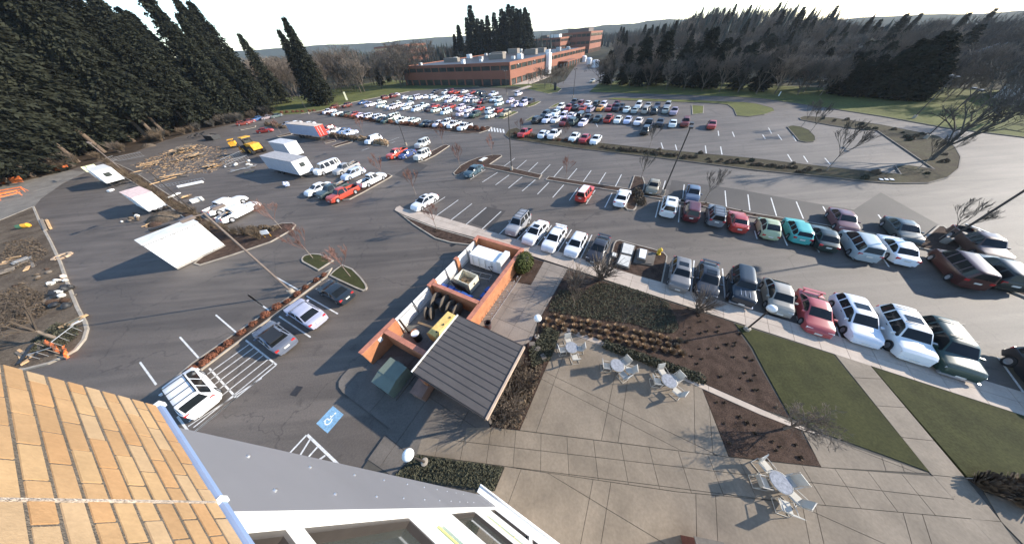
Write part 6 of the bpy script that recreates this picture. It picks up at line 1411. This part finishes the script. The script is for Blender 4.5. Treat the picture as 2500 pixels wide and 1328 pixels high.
for px, py, s in ((1300,215,.42),(1330,218,.5),(1345,214,.55),(1318,206,.5),(1362,212,.45),(1290,212,.38),(1375,205,.5)):
    p = g(px,py); tree('bare%d' % (px%4), (p.x,p.y,.1), 'small brown leafless tree by the office entrance', 'trees by the office entrance', s, cm=TWIG)
# ---- woods on the right
def front_r(az): 
    pts = [(20,150),(25,140),(30,138),(40,133),(48,138),(56,150),(62,158),(70,175)]
    return lerp_prof(pts, az)
placed = 0
for k in range(3):
    a, b = conifer(60+k, 14, 3.6, .8, 300, 1.0, .25, .55, 6); proto('pine%d' % k, a, b, BARK, FIRD, 'pine_tree')
while placed < 360:
    az = rt_.uniform(21,69); q = rt_.random()**1.5*250; r = front_r(az)+1+q; x, y = r*math.cos(rad(az)), r*math.sin(rad(az))
    if x < 66+(y-128)*.235: continue
    gr = .62+min(1,q/160)*.55
    con = rt_.random() < (.42 if az > 37 else .04)
    if q < 10 and con and not (37 < az < 40 or 50 < az < 59): con = False
    if con: tree('pine%d' % rt_.randrange(3) if q < 90 else 'cone%d' % rt_.randrange(3), (x,y,tz(x,y)), 'dark conifer rising among the bare woods on the right', 'conifers in the right hand woods', rt_.uniform(.8,1.15)*(gr if q < 90 else .62*gr))
    else: tree('bare%d' % rt_.randrange(4), (x,y,tz(x,y)), 'leafless grey-brown tree in the woods on the right', 'bare trees in the right hand woods', rt_.uniform(.8,1.1)*gr*1.05, sz=rt_.uniform(.8,1.1)*gr, cm=[TWIGB,TWIGB,TWIGD,TWIG,TWIGD][placed%5])
    placed += 1
for i, (px, py, s) in enumerate(((2190,244,.92),(2150,241,.78),(2120,238,.72),(2085,237,.66),(2060,235,.6),(2215,246,.72),(2175,237,.95),(2205,239,.85),(2140,234,.85),(2235,247,.6),(1555,211,1.1),(1600,209,1.2),(1650,211,1.0),(1690,215,1.2),(1730,218,1.0),(1480,207,.85),(1520,208,.9),(1790,220,.9),(1850,224,.8))):
    p = g(px,py); tree('pine%d' % (i%3), (p.x,p.y,0), 'big near-black conifer at the front of the right hand woods', 'black conifers at the woodland front', s*1.1, sz=s)
for i, (px, py, s) in enumerate(((1462,214,.72),(1490,217,.78),(1535,218,.62),(1580,219,.72),(1625,221,.66),(1668,222,.75),(1712,224,.7),(1755,226,.78),(1800,228,.72),(1845,230,.8),(1890,231,.72),(1945,234,.66),(2000,236,.6),(2350,256,.55),(2395,262,.6),(2440,268,.55),(2300,252,.5))):
    p = g(px,py); tree('bare%d' % (i%4), (p.x,p.y,.1), 'spreading leafless tree at the front edge of the right hand woods', 'bare trees on the woodland edge', s*1.1, sz=s, cm=[TWIGB,TWIG,TWIGD][i%3])
# distant woodland, one mass
def woodland(name, n, m, seed, azr, rr, hr, spiky):
    rn = random.Random(seed); b = MB(); k = 0
    while k < n:
        az = rn.uniform(*azr); r = rr[0]+(rr[1]-rr[0])*rn.random()**1.3; x, y = r*math.cos(rad(az)), r*math.sin(rad(az)); h = rn.uniform(*hr)
        if 66 < az < 79 and r < 520: continue
        if 100 < az < 112 and r < 470: h *= .6
        z = tz(x,y); w = h*(.16 if spiky else .30); a0 = rn.random()*3; k += 1
        if spiky:
            for q in range(5):
                t = q/5; zz0 = z+h*(.05+.75*t); rr_ = w*(1-t*.85)*rn.uniform(.7,1.2); nv = 5
                vs = [(x+rr_*math.cos(a0+2*PI*i/nv)*rn.uniform(.7,1.3), y+rr_*math.sin(a0+2*PI*i/nv)*rn.uniform(.7,1.3), zz0) for i in range(nv)]+[(x,y,zz0+h*.34*rn.uniform(.8,1.3))]
                b.add(vs, [(i,(i+1)%nv,nv) for i in range(nv)])
        else:
            for q in range(22):
                a1 = rn.uniform(0,2*PI); s0 = rn.uniform(.1,.55)*h; k1 = rn.random(); p0 = Vector((x+.2*w*math.cos(a1),y+.2*w*math.sin(a1),z+s0)); p1 = Vector((x+w*k1*math.cos(a1),y+w*k1*math.sin(a1),z+h*rn.uniform(.6,1.0)*(1-.3*k1*k1))); sd = Vector((-y,x,0)).normalized()*h*.022
                b.add([p0-sd,p0+sd,p1+sd*.5,p1-sd*.5], [(0,1,2,3)])
    tag(b.build(name, m), 'far wooded ground merging into one mass below the skyline', 'woodland', kind='stuff')
woodland('distant_woodland', 2600, mat('far_wood_brown',(.085,.07,.052),.95,.35,.02,.3,.3), 5, (16,128), (290,1500), (11,18), False)
woodland('distant_woodland', 2200, mat('far_wood_dark',(.026,.034,.028),.95,.35,.02,.3,.3), 6, (16,128), (310,1500), (13,21), True)
# ---- young trees in the car park beds
sap = [((937,435),'at the tip of the island with the red pickup'),((1016,477),'above the lone white sedan'),((689,560),'at the tip of the shrub island'),((765,631),'in the small half-round island'),((856,676),'in the leaf-shaped island'),((1124,412),'in the left bulb of the central bed'),((1202,382),'at the far tip of the central bed bulb'),((1083,357),'at the island tip by the cream off-roader'),((1381,439),'midway along the central bed'),((1563,440),'in the shrubby end of the central bed'),((1719,492),'behind the dark red off-roader'),((687,327),'left of the red-ended trailer'),((825,343),'right of the red-ended trailer'),((888,328),'beside the white people carrier on the dry hedge'),((1066,561),'in the walk-side bed left of the enclosure'),((838,284),'at the left of the rust-red hedge'),((1110,318),'at the right of the rust-red hedge'),((1271,334),'in the left tip of the long planted strip'),((1379,341),'above the left part of the long planted strip'),((1584,363),'above the middle of the long planted strip'),((1955,312),'left of two in the teardrop island'),((1975,327),'right of two in the teardrop island'),((2237,416),'small one in the curved planting bed'),((1399,752),'in the ivy nearest the globe lamp'),((1518,797),'in the ivy above the straw clumps'),((2290,585),'beside the right light pole')]
for i, (px, lab) in enumerate(sap):
    p = g(*px); s = RND.uniform(.9,1.1)*(.62 if 'ivy' in lab else 1.0)*(1.15 if 1900 < px[0] < 2250 else 1)
    tree('sap%d' % (i%3), (p.x,p.y,.1), 'slender leafless young tree '+lab, 'young trees in the beds', s, cm=TWIGD if px[0] > 1500 else (TWIGB if 'ivy' in lab else None))
p = g(2016,418); tree('sap1', (p.x,p.y,.1), 'taller leafless tree at the right of the long planted strip', 'young trees in the beds', 1.6, cm=TWIGD)
a, b = bare(201, 12, 2.2, .70, 6, 3, .26, .018, .22, 3.6); proto('big', a, b, TWIGD, TWIGD, 'bare_tree')
p = g(2272,392); tree('big', (p.x,p.y,.1), 'large dark leafless tree spreading over the curved bed at right', None, 1.05)
p = g(2445,300); tree('big', (p.x,p.y,.1), 'large leafless tree behind the grass at the right edge', None, 1.1)
a, b = bare(202, 6, 1.2, .8, 6, 3, .13, .012, .15, 1.7); proto('plaza', a, b, TWIG, TWIG, 'bare_tree')
p = g(1915,1046,.13); tree('plaza', p, 'pale leafless tree at the end of the mowing strip', None, .55)
p = g(141,827); tree('plaza', (p.x,p.y,.1), 'leafless tree in the dirt area above the orange net', None, 1.15, cm=TWIGB)
p = g(*ZS(800,485)); tree('bush0', (p.x,p.y,.13), 'many-stemmed leafless bush at the walk above the ivy', None, 2.2, cat='shrub', crown='stems', cm=TWIG)
p = g(*ZS(1730,790)); tree('bush1', (p.x,p.y,.13), 'leafless bush at the walk edge of the mulch', None, 1.7, cat='shrub', crown='stems', cm=TWIG)
p = g(*ZS(560,560)); tree('bush2', (p.x,p.y,.13), 'leafless bush in the left corner of the ivy bed', None, 1.9, cat='shrub', crown='stems', cm=TWIG)
for i, (q, s) in enumerate((((1650,900),1.5),((1700,780),1.5),((1750,640),1.4),((1640,1040),1.5),((1800,520),1.2),((1880,700),1.2),((1760,1000),1.2),((1500,760),1.3))):
    p = g(*ZD(*q),.6); tree('bush%d' % (i%3), (p.x,p.y,.13), 'tangled leafless shrub, %s of the thicket beside the shed' % ORD[i], 'tangled shrubs beside the shed', s, cat='shrub', crown='stems', cm=[TWIG,TWIGB][i%2])
# ---- hedges and shrubs
def hedge_row(a, b, n, keys, label, group, s, jit=.25, cm=None, z=.1):
    A, B = g(*a), g(*b)
    for i in range(n):
        p = A.lerp(B, (i+.5)/n); tree(keys[i%len(keys)], (p.x+RND.uniform(-jit,jit),p.y+RND.uniform(-jit,jit),z), label, group, s*RND.uniform(.8,1.2), cat='shrub', crown='foliage', cm=cm)
H3 = ['hedge0','hedge1','hedge2']; B2 = ['bhedge0','bhedge1']
hedge_row((800,667),(583,822),9,H3,'rust orange shrub in the hedge strip between the bays','orange hedge strip shrubs',.62,.15)
hedge_row((570,832),(445,930),6,H3,'rust orange shrub in the hedge strip above the white people carrier','orange hedge strip shrubs near the striped bay',.62,.15)
hedge_row((785,278),(960,302),14,H3,'rust red shrub in the left part of the long red hedge','red hedge left part',1.5,.3)
hedge_row((965,303),(1185,319),17,H3,'rust red shrub in the right part of the long red hedge','red hedge right part',1.5,.3)
hedge_row((683,277),(775,273),7,H3,'rust red shrub by the far grass kerb','red shrubs by the far grass',1.4,.3)
hedge_row((264,398),(500,545),26,['bush0','bush1','bush2'],'dry brown shrub in the long hedge behind the white trailers','brown hedge behind the white trailers',1.15,.3)
hedge_row((505,560),(640,585),8,['bush0','bush1','bush2'],'dry brown shrub on the shrub island','shrubs on the shrub island',1.1,.6)
hedge_row((600,570),(690,556),5,B2,'low dry shrub near the tip of the shrub island','shrubs at the tip of the shrub island',.7,.4)
hedge_row(Z6(1140,290),Z6(1440,340),8,B2,'dry brown shrub in the hedge by the red-ended trailer','dry hedge by the red-ended trailer',1.1,.3)
hedge_row(Z6(1480,335),Z6(1760,385),8,B2,'straw coloured shrub in the hedge below the white people carrier','straw hedge',1.1,.3,cm=STRAW)
hedge_row((1255,328),(1440,356),22,H3,'rust red shrub at the left end of the long planted strip','red shrubs on the long strip',.8,.5)
hedge_row((1470,362),(1700,390),26,B2,'brownish shrub in the middle of the long planted strip','brown shrubs on the long strip',.5,.6)
hedge_row((1720,393),(2000,420),26,B2,'dull shrub in the right part of the long planted strip','dull shrubs on the long strip',.42,.6)
hedge_row(Z6(420,170),Z6(640,200),6,B2,'dry shrub between the red sedan and the trailer','dry shrubs by the red sedan',1.2,.6)
hedge_row(Z6(700,880) and (1552,470),(1560,500),4,B2,'dry shrub at the shrubby end of the central bed','shrubs at the central bed end',.8,.3)
for i in range(40):
    p = scatter(big_poly, 1)[0]; tree('bhedge%d' % (i%2), (p.x,p.y,.1), 'low dark shrub in the big curved planting bed', 'low shrubs in the curved bed', RND.uniform(.3,.6), cat='shrub', crown='foliage', cm=[BROWNH,IVY][i%2])
# clipped hedge dome
p = g(1278,660); hd = thing('clipped_hedge','tall clipped green hedge dome at the corner of the brick enclosure','hedge',(p.x,p.y,.13),GA)
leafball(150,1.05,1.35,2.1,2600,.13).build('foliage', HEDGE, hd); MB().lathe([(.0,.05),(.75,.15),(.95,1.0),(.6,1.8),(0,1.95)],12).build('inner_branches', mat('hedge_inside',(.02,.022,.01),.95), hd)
def leafcarpet(name, poly, n, size, hgt, m, label, z=.14, rn=random.Random(9)):
    b = MB()
    for p in scatter(poly, n, rn):
        d = (Vector((rn.gauss(0,.6),rn.gauss(0,.6),1))).normalized(); w = d.cross(rv(rn)).normalized(); u = w.cross(d); s = size*rn.uniform(.5,1.5); q = Vector((p.x,p.y,z+rn.random()*hgt))
        b.add([q-w*s*.5,q+u*s,q+w*s*.5,q-u*s*.5], [(0,1,2,3)])
    tag(b.build(name, m), label, 'ground cover', kind='stuff')
ivy_poly = gp([ZS(310,790),ZS(330,700),ZS(420,590),ZS(640,600),ZS(780,520),ZS(960,530),ZS(1180,600),ZS(1440,700),ZS(1500,830),ZS(1545,960),ZS(1480,1000),ZS(1350,990),ZS(1100,905),ZS(850,880),ZS(600,840)])
leafcarpet('ivy_ground_cover', ivy_poly, 11000, .075, .16, IVY, 'dark ivy carpet in the mulch bed below the walk')
leafcarpet('ivy_ground_cover', gp([(1312,835),(1330,800),(1366,815),(1345,880),(1300,900),(1290,860)]), 3500, .08, .3, IVY, 'dark ivy patch beside the globe lamp and patio corner')
leafcarpet('ivy_ground_cover', foot_poly, 7000, .07, .2, IVY, 'dark ground cover bed at the foot of the building')
leafcarpet('ivy_ground_cover', gp([ZD(1500,1150),ZD(1800,1180),ZD(2000,700),ZD(2080,420),ZD(1880,420)]), 1500, .12, .2, BROWNH, 'dry litter under the shrubs beside the shed')
leafcarpet('dry_weeds', gp([ZB(0,620),ZB(250,540),ZB(430,620),ZB(480,800),ZB(300,900),ZB(120,960),ZB(0,980)]), 3000, .12, .25, BROWNH, 'dry brown weeds over the lower part of the dirt area', z=.13)
leafcarpet('dry_weeds', gp([ZB(60,140),ZB(330,80),ZB(480,220),ZB(420,300),ZB(200,380),ZB(30,300)]), 1500, .12, .2, BROWNH, 'dry brown weeds in the middle of the dirt area', z=.13)
leafcarpet('dry_weeds', gp([ZB(560,900),ZB(790,930),ZB(760,1040),ZB(560,1150),ZB(330,1180),ZB(330,1080)]), 2000, .10, .2, IVY, 'dark weeds inside the kerb corner of the dirt area', z=.13)
lh = thing('low_hedge','low dark green hedge along the top edge of the patio','hedge',(0,0,0))
b = MB(); A, B = g(*ZP(1010,15)), g(*ZP(1880,325)); nseg = 26
for k in range(nseg):
    c = A.lerp(B,(k+.5)/nseg); bb_ = leafball(300+k,.42,.42,.5,110,.11,dome=True); b.add([(v[0]+c.x,v[1]+c.y,v[2]+.13) for v in bb_.v], bb_.f)
b.build('foliage', IVY, lh)
# cut-back straw clumps in rows and small stubs in the mulch
def straw(seed, r=.30, h=.36, n=90):
    rn = random.Random(seed); b = MB()
    for i in range(n):
        a = rn.uniform(0,2*PI); q = rn.random()**.5; p = Vector((r*.55*q*math.cos(a),r*.55*q*math.sin(a),0)); tip = Vector((r*1.1*q*math.cos(a),r*1.1*q*math.sin(a),h*rn.uniform(.7,1.05)*(1.1-.5*q))); w = Vector((-math.sin(a),math.cos(a),0))*.03
        b.add([p-w,p+w,tip+w*.7,tip-w*.7],[(0,1,2,3)])
    return b
for k in range(3): proto('straw%d' % k, None, straw(400+k), None, STRAW, 'straw_clump')
i = 0
for a, b_, n, lab in (((330,830),(1580,1075),15,'back'),((270,880),(1560,1130),16,'middle'),((245,935),(1610,1205),16,'front')):
    for k in range(n):
        t = (k+.5)/n; q = (a[0]+(b_[0]-a[0])*t+RND.uniform(-12,12), a[1]+(b_[1]-a[1])*t+RND.uniform(-10,10)); p = g(*ZS(*q))
        tree('straw%d' % (i%3), (p.x,p.y,.13), 'cut-back straw clump in the %s row of the mulch bed' % lab, 'straw clumps, %s row' % lab, RND.uniform(.75,1.1), cat='plant', crown='stalks'); i += 1
proto('stub', None, straw(410,.12,.12,26), None, BROWNH, 'plant_stub')
mul_r = gp([ZS(1620,760),ZS(2080,900),(1835,870),(1900,1000),(1720,935),(1650,890),ZS(1600,1000)])
for p in scatter(mul_r, 34): tree('stub', (p.x,p.y,.13), 'small dark dormant plant dotted over the brown mulch', 'dormant plants on the mulch', RND.uniform(.7,1.3), cat='plant', crown='stalks')
for p in scatter(gp([(1725,965),(1930,1050),(1985,1130),(1785,1105)]), 14): tree('stub', (p.x,p.y,.13), 'small dark dormant plant in the triangular mulch bed', 'dormant plants in the triangle', RND.uniform(.7,1.2), cat='plant', crown='stalks')
for i, q in enumerate(((2150,890),(2230,890),(2310,900),(2400,900),(2470,910),(2420,1010),(2350,950))):
    p = g(*ZQ(*q)); tree('straw%d' % (i%3), (p.x,p.y,.13), 'dark mounded shrub at the lower right, %s of seven' % ORD[i], 'mounded shrubs at the lower right', 1.9, cat='plant', crown='stalks', cm=BROWNH)
for p in scatter(nbed_poly, 9)+scatter(median_poly, 14): tree('stub', (p.x,p.y,.1), 'dormant plant in a narrow car park bed', 'dormant plants in narrow beds', 1.2, cat='plant', crown='stalks')
# boulders by the shed bed
for k, q in enumerate(((1940,285),(2000,340),(2060,420))):
    p = g(*ZD(*q)); rn = random.Random(k); b = MB(); vs = []
    for v in ((-1,-1,0),(1,-1,0),(1,1,0),(-1,1,0),(-.7,-.6,1),(.6,-.7,1),(.7,.6,1),(-.6,.7,1)): vs.append((v[0]*.32*rn.uniform(.8,1.2),v[1]*.24*rn.uniform(.8,1.2),v[2]*.3))
    b.add(vs,[(0,3,2,1),(4,5,6,7),(0,1,5,4),(1,2,6,5),(2,3,7,6),(3,0,4,7)]); tag(b.build('boulder', OLDC, loc=(p.x,p.y,.12), rz=k), 'grey stone, %s of three beside the shed bed' % ORD[k], 'stone', 'stones beside the shed')
# fine wood chips and scraps over the building site
site = gp([Z5(1250,330),Z5(1600,180),Z5(1800,120),Z5(2150,160),Z5(2250,300),Z5(2000,400),Z5(1500,440)]); rd = random.Random(77); b = MB()
for p in scatter(site, 1500, rd):
    b.box(p.x,p.y,.03,rd.uniform(.15,.9),rd.uniform(.05,.16),.04,rz=rd.uniform(0,3.1),mi=rd.randrange(3))
tag(b.build('wood_scraps', [WOOD,WOODG,SOIL]), 'scattered wood scraps and chips over the building site asphalt', 'wood scraps', kind='stuff')
# ---------------------------------------------------------------- tell look-alikes apart by their order from the left
def _ord(n):
    if n < 15: return ORD[n]
    s = n+1; suf = 'th' if 10 <= s % 100 <= 20 else {1:'st',2:'nd',3:'rd'}.get(s % 10,'th'); return '%d%s' % (s, suf)
def _px(p):
    d = Vector(p)-Vector((0,0,CAM_H)); w = d.dot(_F); return 1250+FPX*d.dot(_R)/max(w,.01)
_by = {}
for o in COL.objects:
    if o.parent is None and 'label' in o: _by.setdefault(o['label'], []).append(o)
for lab, os_ in _by.items():
    if 2 <= len(os_) <= 50 and len(lab.split()) <= 12:
        for i, o in enumerate(sorted(os_, key=lambda o: _px(o.location))): o['label'] = '%s, %s from the left' % (lab, _ord(i))
# ---------------------------------------------------------------- thin winter haze over the whole place
hz = MB(); hz.box(0,0,10,6400,6400,260); hm_ = bpy.data.materials.new('winter_haze'); hm_.use_nodes = True; _n = hm_.node_tree; _n.nodes.clear()
_v = _n.nodes.new('ShaderNodeVolumePrincipled'); _v.inputs['Density'].default_value = .00008; _v.inputs['Color'].default_value = (.82,.90,1.0,1); _v.inputs['Anisotropy'].default_value = .2
_o = _n.nodes.new('ShaderNodeOutputMaterial'); _n.links.new(_v.outputs[0], _o.inputs['Volume'])
tag(hz.build('haze', hm_), 'thin pale haze that veils the far ridges', 'haze', kind='stuff')
